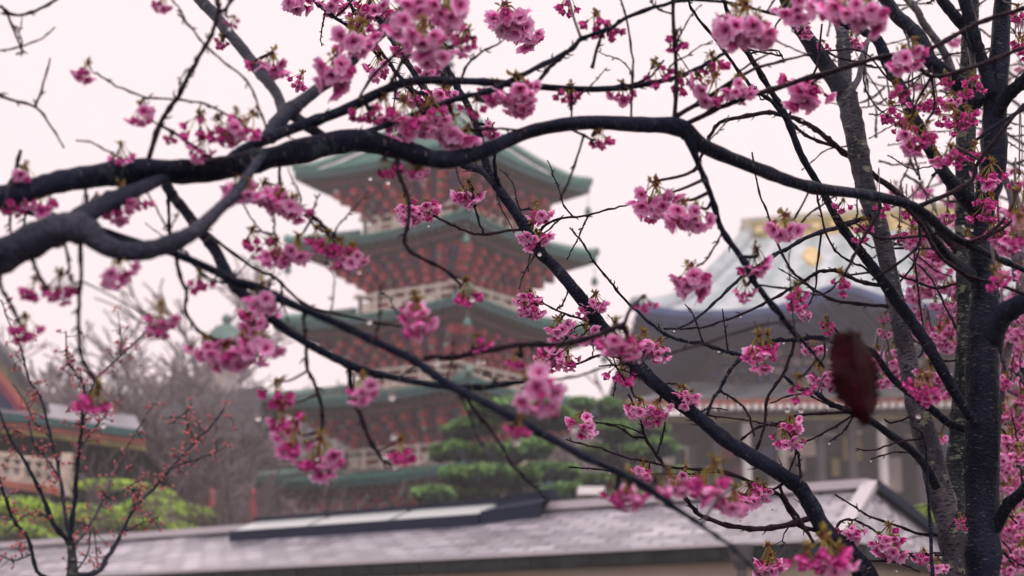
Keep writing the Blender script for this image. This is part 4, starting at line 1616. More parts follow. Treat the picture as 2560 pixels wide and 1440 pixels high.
def place_cluster(tree, px, py, size, kind, d, link, small):
    rnd = random
    if d is None:
        q = tree.near(px, py - size * .4, 320)
        d = q[2] if q else 3.3
    d += rnd.uniform(-.05, .05) * 0
    c = at(px, py, d)
    W = size * mpp(px, py, d) * (1.15 if small else 1.17)
    node = c + Vector((0, 0, W * .40))
    npx, npy = px, py - size * 1.25 * .40
    q = tree.near(npx, npy, link)
    if q and math.hypot(q[0] - npx, q[1] - npy) > 4:
        a_ = at(q[0], q[1], q[2])
        m1 = a_.lerp(node, .5) + Vector((rnd.gauss(0, .006), rnd.gauss(0, .01), -.012 + .25 * abs((a_ - node).x)))
        L_ = (a_ - node).length
        pts = [Vector(p) for p in spline([tuple(a_), tuple(m1), tuple(node + Vector((0, 0, .002)))], 4)]
        mb = MB()
        r_ = min(.0026, q[3] * .35 * mpp(px, py, q[2]))
        mb.tube(pts, list(np.linspace(r_ * 1.1, r_ * .8, len(pts))), 'bark_twig', 6, wob=.1)
        tree.part('spur', mb)
    pe, ca = rnd.choice(PROTO[kind])
    s_ = W * rnd.uniform(.92, 1.06)
    eul = (rnd.gauss(0, .16), rnd.gauss(0, .16), rnd.uniform(0, 6.28))
    scl = (s_, s_, s_ * rnd.uniform(.9, 1.1))
    tree.count['cl'] = tree.count.get('cl', 0) + 1
    if tree.count['cl'] <= 98:
        o = bpy.data.objects.new('blossom_cluster', pe)
        C.objects.link(o)
        o.parent = tree.root
        o.location = node - tree.root.location
        o.rotation_euler = eul
        o.scale = scl
        k = bpy.data.objects.new('calyx', ca)
        C.objects.link(k)
        k.parent = o
    else:
        M_ = Matrix.LocRotScale(node, Euler(eul), Vector(scl))
        r_ = tree.rest.setdefault('smaller_blossom_cluster', MB())
        absorb(r_, pe, M_)
        absorb(r_, ca, M_)
    if rnd.random() < .15:
        DROPS.append((node + Vector((rnd.uniform(-.3, .3) * W, -.25 * W, -W * rnd.uniform(.7, .85))), .0021 + .0006 * rnd.random()))


def clusters(tree, txt):
    for ln in txt.split(';'):
        f_ = ln.split()
        if len(f_) < 4:
            continue
        k = {'f': 'full', 'm': 'mid', 'b': 'bud'}[f_[3]]
        cluster(tree, float(f_[0]), float(f_[1]), float(f_[2]), k, float(f_[4]) if len(f_) > 4 else None)


# ---------------- foreground tree reaching in from the left
NT = Tree('nearest cherry tree, thick dark boughs reaching in from the left with pink blossom', (-2.6, 2.0, 0))
tb = MB()
zb = at(0, 480, 2.0).z
tp = [Vector((-2.6, 2.0, 0)), Vector((-2.62, 2.02, .6)), Vector((-2.5, 1.98, 1.2)), Vector((-2.45, 2.02, zb - .05)), Vector((-2.4, 2.05, zb + .7)), Vector((-2.3, 2.1, zb + 1.4))]
tsm = [Vector(p) for p in spline([tuple(p) for p in tp], 6)]
tb.tube(tsm, list(np.linspace(.13, .06, len(tsm))), 'bark_dark', 16, wob=.08)
tb.obj('trunk', NT.root, smooth=True)
D = 'bark_dark'
N1 = [(-3900, 640, 84, 2.0), (-3100, 610, 82, 1.97), (-2300, 585, 80, 1.95), (-1600, 560, 76, 1.95), (-1000, 540, 74, 1.95), (-550, 522, 70, 1.96), (-260, 512, 68, 1.97), (-60, 500, 64, 1.98), (60, 482, 62, 1.99), (150, 455, 60, 2.0), (330, 430, 64, 2.03), (520, 425, 58, 2.07),
      (700, 390, 52, 2.12), (880, 350, 56, 2.17), (990, 372, 50, 2.2), (1100, 400, 46, 2.23), (1200, 380, 40, 2.26), (1320, 330, 36, 2.3), (1450, 308, 38, 2.34), (1600, 312, 37, 2.38), (1700, 318, 44, 2.4), (1760, 365, 36, 2.43), (1900, 425, 32, 2.5), (2030, 468, 30, 2.58),
      (2180, 490, 28, 2.66), (2290, 520, 25, 2.72), (2380, 590, 20, 2.78), (2480, 640, 14, 2.84), (2600, 690, 11, 2.9)]
NT.B([c for p in N1 for c in p[:2]], 60, 14, 2.0, 2.9, D, 'bough', ws=[p[2] for p in N1], ds=[p[3] for p in N1])
N2 = [(-3900, 900, 90, 1.98), (-3100, 880, 88, 1.95), (-2300, 850, 86, 1.9), (-1600, 820, 84, 1.87), (-1000, 780, 82, 1.85), (-550, 740, 80, 1.84), (-260, 705, 78, 1.84), (-60, 664, 76, 1.84), (60, 610, 80, 1.84), (150, 572, 78, 1.84), (215, 578, 66, 1.84), (258, 612, 52, 1.84), (330, 630, 48, 1.85),
      (420, 610, 46, 1.85), (490, 575, 40, 1.86), (545, 525, 34, 1.87), (585, 488, 30, 1.88), (620, 440, 26, 1.9), (650, 395, 22, 1.92)]
NT.B([c for p in N2 for c in p[:2]], 60, 20, 2.0, 1.9, 'bark_limb', 'bough', ws=[p[2] for p in N2], ds=[p[3] for p in N2])
NT.B([130, 585, 180, 560, 240, 522, 300, 492, 370, 462, 440, 430], 60, 26, 1.86, 2.06, 'bark_limb')
NT.B([-60, 490, 0, 507, 100, 535, 201, 560, 336, 604, 437, 634, 537, 678, 588, 706, 638, 718, 739, 765, 860, 816, 951, 860, 1038, 903, 1119, 960, 1219, 1010, 1320, 1064, 1455, 1138, 1589, 1202, 1673, 1259, 1767, 1323, 1834, 1373, 1900, 1440, 1950, 1500],
     22, 9, 2.05, 1.75, D, ws=[26, 24, 22, 20, 20, 20, 22, 24, 24, 22, 22, 22, 22, 22, 22, 22, 20, 19, 16, 11, 9, 8, 7])
NT.B([415, 462, 437, 497, 460, 524, 497, 574, 537, 624, 564, 678, 591, 715, 621, 749, 672, 792, 766, 856, 860, 905, 917, 927, 1001, 947, 1100, 965, 1200, 968, 1290, 956, 1340, 950], 24, 10, 2.15, 2.0, D,
     ws=[28, 26, 26, 28, 28, 30, 32, 28, 24, 22, 22, 20, 18, 16, 15, 13, 9])
for xy, w0, w1 in (
        ([766, 856, 767, 917, 786, 960, 806, 1027, 799, 1094], 9, 9), ([759, 759, 760, 800, 762, 850], 9, 9),
        ([420, 470, 514, 577, 631, 668, 689, 695, 759, 759, 860, 790, 1000, 815, 1080, 790], 9, 5),
        ([437, 636, 453, 698, 467, 735, 463, 776, 494, 826, 537, 849, 605, 860, 660, 858], 11, 6),
        ([201, 572, 203, 668, 198, 749, 197, 816, 201, 876, 215, 917, 242, 957, 244, 990], 10, 10),
        ([0, 640, 0, 705, 23, 755, 50, 809, 67, 835], 10, 9), ([80, 640, 101, 695, 120, 725], 9, 8), ([158, 590, 173, 658, 171, 680], 8, 7),
        ([420, 470, 421, 514, 423, 600], 10, 7), ([23, 515, 25, 560, 33, 620], 7, 6), ([67, 535, 55, 580, 43, 620], 7, 6),
        ([215, 555, 216, 500, 214, 450], 8, 8), ([372, 492, 390, 520, 420, 575, 430, 600], 5, 4),
        ([363, 410, 400, 312, 440, 249, 470, 191, 514, 114, 530, 84, 544, 34, 546, 0, 544, -40], 14, 9), ([544, 36, 565, 20, 590, -20], 9, 9),
        ([215, 700, 205, 640, 203, 590], 5, 5), ([240, 182, 280, 208, 357, 242, 440, 249, 520, 262, 600, 308, 660, 350], 5, 6),
        ([445, 35, 480, 72, 514, 114, 560, 155, 615, 200, 640, 250, 665, 320], 5, 6), ([190, 352, 225, 355, 270, 378, 300, 395], 4, 5), ([400, 312, 440, 335, 500, 378, 530, 395], 8, 8),
        ([390, 305, 360, 290, 340, 275], 5, 4), ([20, 470, 38, 430, 52, 375], 9, 10), ([0, 500, 15, 470, 35, 440], 7, 8),
        ([870, 925, 880, 975, 900, 1035, 925, 1100, 955, 1145, 985, 1170], 13, 9), ([1160, 968, 1175, 1010, 1230, 1080, 1290, 1170, 1370, 1250], 9, 5),
        ([860, 930, 950, 945, 1010, 935, 1060, 895], 4, 4), ([1060, 893, 1150, 890, 1300, 862, 1420, 858, 1560, 812], 12, 14),
        ([1150, 892, 1190, 870, 1200, 840], 7, 6), ([1340, 950, 1440, 942, 1520, 915, 1640, 890, 1760, 860, 1900, 815, 2010, 800], 6, 4)):
    NT.B(xy, w0, w1, spurs=.25)
# limbs rising from the bough into the top of the picture
NT.B([560, 405, 610, 372, 672, 345, 740, 318, 850, 279, 968, 222, 1038, 202, 1136, 202, 1253, 208, 1421, 222, 1555, 220, 1656, 202, 1710, 186, 1800, 140, 1880, 90], 26, 8, 2.1, 2.5, D, spurs=.2,
     ws=[20, 26, 30, 28, 26, 24, 22, 20, 19, 17, 15, 13, 10, 9, 8, 6])
NT.B([672, 345, 690, 315, 715, 286, 760, 250, 806, 215, 850, 178, 900, 130, 951, 84, 1011, 27, 1070, -40], 34, 30, 2.16, 2.45, 'bark_limb', ws=[40, 38, 40, 34, 32, 30, 30, 28, 32, 34])
NT.B([712, 290, 692, 235, 655, 188, 615, 134, 571, 81, 537, 37, 500, 0, 470, -40], 26, 28, None, 2.6, 'bark_limb')
NT.B([735, 290, 779, 322, 823, 353, 850, 365], 30, 26, None, 2.25, 'bark_limb')
NT.B([850, 345, 941, 322, 1052, 282, 1136, 249, 1220, 228, 1270, 205, 1320, 181, 1421, 128, 1455, 97, 1532, 67, 1565, 44, 1683, 5, 1760, 0, 1850, 12, 1960, 40, 2069, 30], 18, 5, None, 2.5, D, spurs=.25)
for xy, w0, w1 in (([1330, 205, 1374, 168, 1414, 134, 1448, 100], 10, 9), ([884, 249, 931, 191, 1001, 124, 1060, 90], 7, 7), ([968, 220, 995, 175, 1018, 141, 1090, 128, 1136, 114, 1190, 90], 11, 6),
                   ([1146, 200, 1166, 165, 1203, 131, 1250, 107], 7, 5), ([1686, 300, 1690, 202, 1683, 34, 1683, -30], 11, 9), ([1435, 300, 1430, 260, 1428, 230], 5, 5),
                   ([1575, 300, 1580, 240, 1582, 150, 1565, 44, 1545, -20], 6, 5), ([1683, 34, 1640, 20, 1620, -20], 5, 4),
                   ([1700, 300, 1767, 245, 1868, 181, 1935, 158, 2030, 135], 13, 5), ([1700, 308, 1801, 269, 1885, 238, 2002, 201, 2137, 161, 2224, 138, 2320, 125, 2440, 60, 2560, 20], 13, 11),
                   ([1430, 225, 1428, 260, 1425, 275], 7, 6), ([1560, 226, 1620, 195, 1660, 150], 7, 5), ([1780, 260, 1830, 210, 1860, 170, 1930, 130], 7, 5),
                   ([1410, 318, 1470, 345, 1490, 350], 7, 6), ([1455, 355, 1430, 430, 1400, 500], 6, 5), ([1150, 330, 1220, 322, 1290, 325, 1300, 330], 7, 5), ([985, 385, 1000, 440, 1022, 500, 1020, 560, 1012, 600, 1035, 635, 1110, 672, 1150, 710], 13, 8),
                   ([480, 660, 520, 700, 590, 705], 6, 6), ([205, 700, 380, 790, 430, 800], 4, 4), ([690, 415, 700, 460, 720, 500], 8, 6), ([780, 545, 805, 560, 830, 600, 870, 640, 890, 660], 9, 6),
                   ([690, 588, 660, 580, 630, 578], 6, 5), ([745, 500, 770, 530, 805, 560, 840, 592], 7, 7), ([800, 523, 770, 535], 4, 4), ([1480, 170, 1500, 100, 1520, 60], 8, 7),
                   ([0, 15, 40, 38, 100, 22, 150, -8], 7, 8), ([0, 40, 15, 35, 20, 38, 50, 115, 58, 128, 40, 136], 7, 5), ([-20, 130, 50, 117, 105, 95, 138, 68], 5, 4),
                   ([-20, 225, 15, 245, 88, 268, 130, 320, 160, 370], 8, 4), ([88, 268, 105, 220, 125, 145], 7, 4)):
    NT.B(xy, w0, w1, spurs=.2)
# branch dropping on the right of the bough's bend
NT.B([1712, 320, 1744, 403, 1774, 480, 1807, 577, 1861, 655, 1888, 708, 1962, 802, 1985, 833, 2019, 866, 2060, 920], 18, 7, None, 2.45, D, spurs=.15, ws=[26, 16, 14, 14, 15, 15, 14, 12, 9, 6])
for xy, w0, w1 in (([1807, 577, 1790, 610, 1765, 650, 1738, 668], 5, 5), ([2170, 500, 2200, 520, 2150, 610, 2110, 690], 8, 7), ([2100, 495, 2030, 530, 2000, 560], 5, 5), ([2020, 475, 1985, 550], 5, 5), ([1990, 715, 1975, 770], 6, 5),
                   ([2105, 720, 2060, 735, 1985, 725, 1895, 712], 5, 5), ([2250, 510, 2310, 570, 2350, 640, 2420, 690, 2500, 712, 2570, 740], 11, 8), ([2290, 520, 2420, 460, 2450, 400, 2560, 260], 12, 9),
                   ([2290, 522, 2300, 600, 2270, 640, 2180, 700], 8, 6), ([2440, 610, 2520, 560, 2570, 500], 9, 8), ([2280, 125, 2330, 190, 2440, 165, 2560, 120], 11, 10), ([2130, 170, 2040, 200, 2030, 215], 6, 6),
                   ([2360, 580, 2300, 590, 2200, 595, 2140, 560, 2090, 555], 8, 5), ([2400, 600, 2440, 600, 2500, 560, 2540, 500], 10, 8)):
    NT.B(xy, w0, w1, spurs=.2)
clusters(NT, '''30 520 70 b;100 510 80 m;60 450 80 m;300 392 70 m;350 292 75 m;500 330 90 b;545 335 90 b;575 345 80 m;430 350 50 b;505 375 70 m;630 325 100 m;590 300 60 b;218 185 70 m;240 515 60 m;412 12 60 m;
552 112 50 b;585 60 40 b;680 178 100 f;300 515 100 m;340 520 70 b;290 680 100 m;85 735 85 b;150 722 90 m;175 725 70 b;62 832 90 b;245 1015 105 b;400 805 100 m;395 830 70 b;500 715 70 b;510 890 110 f;560 905 90 f;600 890 100 m;655 895 110 f;
640 800 110 f;655 755 100 f;620 830 90 f;630 612 85 b;690 642 95 f;745 632 90 f;615 495 100 f;660 500 95 f;705 520 100 f;730 535 90 f;590 470 80 m;
840 195 120 f 2.2;880 110 120 f 2.2;905 100 100 m 2.3;1010 70 110 f 2.0;1045 20 110 f 2.0;1110 30 120 f 2.0;1060 110 130 f 1.95;1085 150 100 f 2.0;1120 60 90 f 2.1;1170 110 80 m;1160 95 60 b;1260 60 110 f 2.7;1285 75 80 f 2.8;1420 25 80 b 2.8;1490 75 90 b;1520 90 70 b;1500 358 65 b;
960 285 100 m;1010 300 110 m;1060 320 110 f;1130 340 110 f;1170 355 90 f;1000 345 90 f;900 290 80 b;930 300 70 b;1080 290 90 m;1290 240 110 f;1240 240 80 m;1295 275 90 f;1190 280 70 b;1425 248 75 b;1555 240 70 m;1300 215 60 m;
960 430 75 b;1030 428 55 m;1055 432 50 m;1640 195 85 b;1700 215 75 b;1690 110 70 b;1790 235 110 m;1850 235 85 f;1780 170 80 b;1745 215 60 b;
1865 70 140 f 2.1;1900 95 110 f 2.1;1840 55 90 m 2.2;1985 35 110 f 2.2;2060 20 110 f 2.1;2120 25 110 f 2.0;2175 45 120 f 2.0;2030 255 120 f 2.5;2260 165 100 f 2.3;2290 135 80 b 2.3;2240 240 75 b;2280 350 110 m 2.5;2320 340 80 b 2.5;2380 405 85 b 2.5;
1640 510 120 f 2.5;1625 540 90 f 2.7;1710 550 100 f 2.4;1745 560 90 f 2.4;1730 715 115 f 2.4;1965 585 105 f 2.5;1890 660 90 m;1860 728 60 m;1990 745 80 b;1995 768 60 b;2105 715 75 b;2490 712 80 b 2.3;2550 590 110 m 2.1;2545 520 90 m 2.3;
1165 740 95 b;1045 800 105 m 1.9;1035 770 80 m 1.9;1190 875 75 b;1330 1010 150 m 1.75;1350 960 100 b 1.75;1300 1075 70 b 1.8;905 985 95 m 1.9;1000 1140 90 b 1.9;690 1005 110 b 2.0;700 1050 90 m 2.0;740 1110 110 m 2.0;800 1145 110 m 2.0;780 1150 90 b 2.0;
1290 915 70 b;850 635 80 b;880 650 80 m;820 615 80 b;790 600 70 b''')

# ---------------- slender leaning tree in focus
M = Tree('leaning cherry tree in sharp focus, its straight dark limb crossing from lower right', (at(2300, 1440, 3.45).x + .3, 3.5, 0))
M.B([2560, 3000, 2380, 2100, 2250, 1600, 2170, 1450, 2113, 1370, 2063, 1326, 2022, 1252, 1982, 1205, 1868, 1135, 1814, 1101, 1744, 1041, 1640, 960, 1589, 910, 1505, 816, 1455, 749, 1387, 668, 1347, 628, 1307, 557, 1253, 480, 1240, 462],
    60, 28, 3.5, 3.35, D, 'trunk', ws=[100, 80, 62, 54, 46, 44, 43, 41, 38, 38, 35, 33, 36, 31, 31, 29, 31, 28, 26, 25], spurs=.15)
M.B([1243, 468, 1220, 427, 1206, 370, 1193, 319, 1162, 249, 1136, 205, 1115, 165, 1099, 134, 1080, 60, 1060, -30], 22, 9, None, 3.3, D, spurs=.2)
M.B([1236, 463, 1206, 427, 1159, 410, 1130, 360, 1119, 299, 1090, 255, 1058, 218, 1025, 168, 991, 118, 968, 77, 930, 20, 915, -30], 22, 12, None, 3.3, 'bark_limb', spurs=.2)
M.B([1253, 477, 1240, 440, 1236, 400, 1238, 370], 14, 6, None, 3.3, D)
M.B([760, -20, 783, 0, 806, 20, 860, 60, 905, 85, 951, 128, 985, 175, 1001, 195, 1030, 225, 1070, 240], 8, 11, 3.3, 3.3, D, spurs=.3)
M.B([860, -30, 877, 13, 894, 44, 905, 80, 930, 120, 960, 160], 8, 8, 3.3, 3.3, D)
SPR = .3
for xy, w0, w1 in (
        ([1307, 571, 1209, 586, 1162, 577, 1129, 561, 1085, 540, 1060, 525], 8, 5), ([1209, 584, 1190, 530, 1178, 470], 6, 5), ([1344, 595, 1364, 561, 1414, 544, 1461, 540, 1522, 524, 1590, 507], 7, 4),
        ([1297, 520, 1320, 522, 1345, 535, 1355, 528], 5, 4), ([2029, 1300, 1969, 1312, 1902, 1323, 1834, 1316, 1767, 1296, 1734, 1272, 1700, 1225, 1676, 1188, 1649, 1148, 1613, 1094, 1602, 1050, 1570, 985], 16, 5),
        ([1613, 1098, 1582, 1091, 1542, 1067, 1482, 1055], 6, 4), ([1646, 1141, 1656, 1094, 1663, 1055], 6, 4), ([1888, 1209, 1801, 1175, 1710, 1172, 1623, 1155, 1555, 1141, 1505, 1121, 1471, 1114, 1414, 1098], 8, 4),
        ([1885, 1207, 1800, 1182, 1710, 1185, 1589, 1185, 1488, 1172, 1421, 1168], 6, 4), ([2036, 1360, 2002, 1316, 1985, 1296, 1949, 1239, 1888, 1209], 12, 7), ([2010, 1225, 2001, 1180, 1997, 1150, 1992, 1121, 1975, 1090], 8, 5),
        ([1979, 1180, 1985, 1150, 1993, 1121], 5, 5), ([1975, 1192, 1949, 1215, 1915, 1232, 1881, 1236, 1840, 1236], 7, 5), ([2086, 1330, 2103, 1303, 2137, 1301, 2170, 1316, 2197, 1333, 2210, 1345], 7, 5),
        ([1935, 1202, 1969, 1256, 2000, 1300, 2036, 1360], 8, 8), ([1639, 960, 1690, 960, 1720, 975], 5, 4), ([1505, 816, 1485, 800, 1475, 770], 5, 5), ([1510, 830, 1460, 800, 1400, 780, 1355, 755, 1340, 745], 7, 4),
        ([1589, 910, 1540, 893, 1500, 888, 1440, 910, 1400, 905, 1380, 890], 7, 5), ([1560, 880, 1600, 895, 1612, 885], 5, 4), ([1600, 925, 1570, 912, 1497, 915], 4, 3), ([1576, 905, 1580, 980, 1608, 1000], 6, 4),
        ([1505, 816, 1455, 812, 1420, 830], 5, 4), ([2110, 1375, 2150, 1400, 2240, 1405, 2300, 1430], 5, 4), ([1744, 1041, 1775, 1020, 1820, 1025], 4, 3), ([1610, 1090, 1560, 1065, 1500, 1058], 4, 3),
        ([2200, 1405, 2240, 1388, 2290, 1385, 2358, 1388], 5, 6), ([1990, 1290, 1960, 1335, 1958, 1360], 4, 3)):
    M.B(xy, w0, w1, spurs=SPR)
clusters(M, '''1172 492 85 f;1150 500 50 f;1012 520 70 f;1065 535 70 f;1030 540 70 f;1325 760 75 f;1335 790 70 f;1310 780 50 f;1395 830 75 f;1490 765 70 f;1475 790 55 f;1465 850 75 f;1500 850 60 f;1385 890 85 f;1370 915 70 f;1420 905 60 m;1610 865 75 f;1650 885 80 f;
1340 540 70 m;1330 595 80 m;1340 610 70 f;1457 1080 95 f;1600 1035 75 f;1645 1040 80 f;1625 1055 60 f;1712 1005 75 f;1700 990 55 f;1610 1175 55 m;1620 1195 60 f;1715 1205 80 f;1745 1225 75 f;1760 1240 70 f;1875 1255 95 f;1910 1245 70 f;1850 1270 70 f;1895 1220 50 b;
1975 1075 70 f;1960 1105 75 f;1990 1110 50 f;2225 1355 90 f;2240 1385 85 f;2200 1370 70 f;2130 1345 70 f;1920 1400 80 m;1930 1425 80 f;2310 1400 55 f;2345 1425 55 f;1555 945 90 b;1730 1000 50 b;2400 1300 30 b;
735 10 80 f 3.3;830 18 75 f 3.3;755 208 60 m;945 165 70 m;925 25 95 f 3.3;960 30 80 f;1325 98 80 f 3.3;1070 175 70 f;1060 235 80 m;1110 250 80 f;1125 235 60 m;1220 325 50 m;1230 335 50 f;1025 240 70 m;1000 130 60 f;900 50 70 m''')
# near blurred clusters low in the picture belong to the nearest tree
clusters(NT, '1570 1235 110 m 1.9;1530 1245 80 b 1.9;1670 1215 90 m 1.95;1640 1230 80 m 1.9;1790 1215 130 m 2.0;1840 1260 90 f 2.0;2060 1400 130 b 2.1;2100 1420 110 m 2.1;2020 1410 90 b 2.1;1900 885 105 m 2.8;1920 870 80 b 2.8;1540 850 110 m 2.1;1570 870 90 m 2.1;1610 770 60 b 2.2;2320 985 90 b 2.5;2000 985 90 b 2.5;2300 970 60 b 2.5')

# ---------------- clump of old trunks on the right
RT = Tree('old cherry on the right with several dark, lichened and grey trunks', (at(2440, 1440, 3.9).x, 3.9, 0))
LI, GR, LM = 'bark_lichen', 'bark_grey', 'bark_limb'
RT.B([2440, 3400, 2450, 2200, 2455, 1600, 2456, 1300, 2456, 1000, 2460, 820, 2462, 740, 2455, 660, 2450, 600, 2462, 520, 2482, 400, 2490, 250, 2500, 100, 2512, -60], 80, 45, 3.7, 3.6, D, 'trunk',
     ws=[120, 100, 88, 82, 82, 78, 74, 60, 52, 54, 58, 56, 50, 44])
RT.B([2425, 3400, 2400, 2000, 2385, 1460, 2385, 1300, 2398, 1100, 2410, 900, 2412, 600, 2415, 300, 2425, 100, 2430, -60], 60, 34, 3.85, 4.0, LI, 'trunk', ws=[100, 80, 62, 58, 50, 42, 44, 46, 40, 36])
RT.B([2395, 1500, 2378, 1340, 2345, 1210, 2305, 1060, 2268, 900, 2238, 750, 2207, 600, 2168, 480, 2150, 400, 2130, 300, 2112, 215], 60, 52, 3.8, 3.9, GR, 'trunk', ws=[58, 60, 60, 54, 48, 46, 44, 46, 48, 50, 56])
RT.B([2118, 240, 2070, 170, 2025, 105, 1985, 45, 1950, -40], 44, 34, None, 3.8, LM, 'trunk')
RT.B([2115, 220, 2112, 150, 2103, 50, 2095, -50], 36, 28, None, 4.0, GR, 'trunk')
RT.B([2125, 235, 2146, 195, 2158, 130, 2180, 80], 18, 10, None, 4.1, GR)
RT.B([2204, -20, 2237, 34, 2271, 65, 2305, 105, 2325, 151, 2372, 190, 2410, 220, 2450, 262], 34, 42, 3.7, 3.6, D)
RT.B([2050, 20, 2069, 37, 2120, 64, 2170, 84, 2197, 105, 2221, 161, 2251, 218, 2271, 269, 2305, 336, 2338, 396, 2372, 447, 2410, 490, 2450, 540], 12, 34, 3.4, 3.6, D, ws=[12, 14, 16, 20, 26, 30, 30, 32, 32, 32, 34, 36, 38])
RT.B([2340, -30, 2355, 0, 2390, 45, 2415, 75, 2446, 134, 2480, 200], 26, 32, 3.6, 3.6, D)
RT.B([2405, -30, 2422, 40, 2440, 110, 2460, 168, 2480, 240], 32, 34, 3.55, 3.6, D)
RT.B([2620, 130, 2560, 201, 2523, 235, 2490, 290], 32, 30, 3.4, 3.6, D)
RT.B([2640, 230, 2560, 270, 2449, 343, 2400, 383, 2330, 440], 12, 6, 3.2, 3.2, D)
RT.B([2700, 720, 2620, 735, 2560, 755, 2510, 790, 2485, 840, 2475, 900], 46, 56, 3.4, 3.65, D)
RT.B([2640, 1130, 2560, 1225, 2523, 1260, 2500, 1300, 2475, 1350], 26, 34, 3.5, 3.65, D)
RT.B([2284, 514, 2300, 545, 2321, 581, 2358, 628, 2390, 660, 2430, 690], 20, 30, 3.3, 3.6, D)
RT.B([2490, 1100, 2513, 913, 2533, 816, 2553, 681, 2565, 480, 2600, 300], 20, 16, 4.8, 5.0, GR)
RT.B([2230, -40, 2288, 20, 2310, 60, 2360, 130, 2390, 220, 2400, 320], 18, 24, 4.6, 4.7, GR)
RT.B([2540, 700, 2530, 500, 2500, 420, 2470, 300, 2450, 150], 20, 16, 5, 5.2, GR)
RT.B([1800, -20, 1830, 60, 1861, 118, 1928, 228, 1969, 302, 2002, 386, 2046, 460, 2063, 490, 2103, 564, 2150, 628, 2197, 688, 2237, 745, 2288, 816, 2331, 883, 2375, 960, 2405, 1010, 2440, 1060], 8, 30, 3.2, 3.6, D,
     ws=[8, 10, 12, 14, 18, 18, 18, 20, 22, 24, 26, 30, 28, 28, 28, 26, 28], spurs=.1)
RT.B([1700, -20, 1717, 0, 1744, 44, 1801, 114, 1848, 181, 1888, 225, 1935, 259, 1965, 300], 6, 10, None, 3.3, D, spurs=.3)
RT.B([2420, 1075, 2372, 1057, 2338, 1030, 2305, 1004, 2254, 967, 2224, 937, 2184, 883, 2140, 862, 2086, 853, 2036, 843, 1985, 850, 1935, 850, 1895, 868], 22, 9, 3.7, 3.45, D, spurs=.15)
RT.B([1900, 868, 1868, 883, 1834, 913, 1811, 950, 1800, 975, 1784, 994, 1767, 1037], 11, 7, None, 3.4, D)
RT.B([1868, 890, 1821, 880, 1757, 860, 1710, 853, 1663, 836, 1616, 799, 1559, 745, 1518, 695, 1485, 655, 1455, 604, 1424, 569], 10, 4, None, 3.3, D, spurs=.35)
RT.B([2170, 547, 2103, 564, 2022, 591, 1969, 621, 1935, 638, 1851, 695, 1801, 742, 1750, 789, 1700, 820, 1660, 822], 13, 5, None, 3.4, D, spurs=.2)
RT.B([2340, 1215, 2315, 1165, 2278, 1125, 2221, 1084, 2184, 1057, 2130, 1030, 2079, 1010, 2036, 980, 1996, 970, 1960, 940], 26, 8, 3.75, 3.4, D, spurs=.2)
RT.B([2332, 1460, 2325, 1296, 2318, 1195, 2311, 1094, 2281, 1067], 10, 5, 3.3, 3.3, D, spurs=.2)
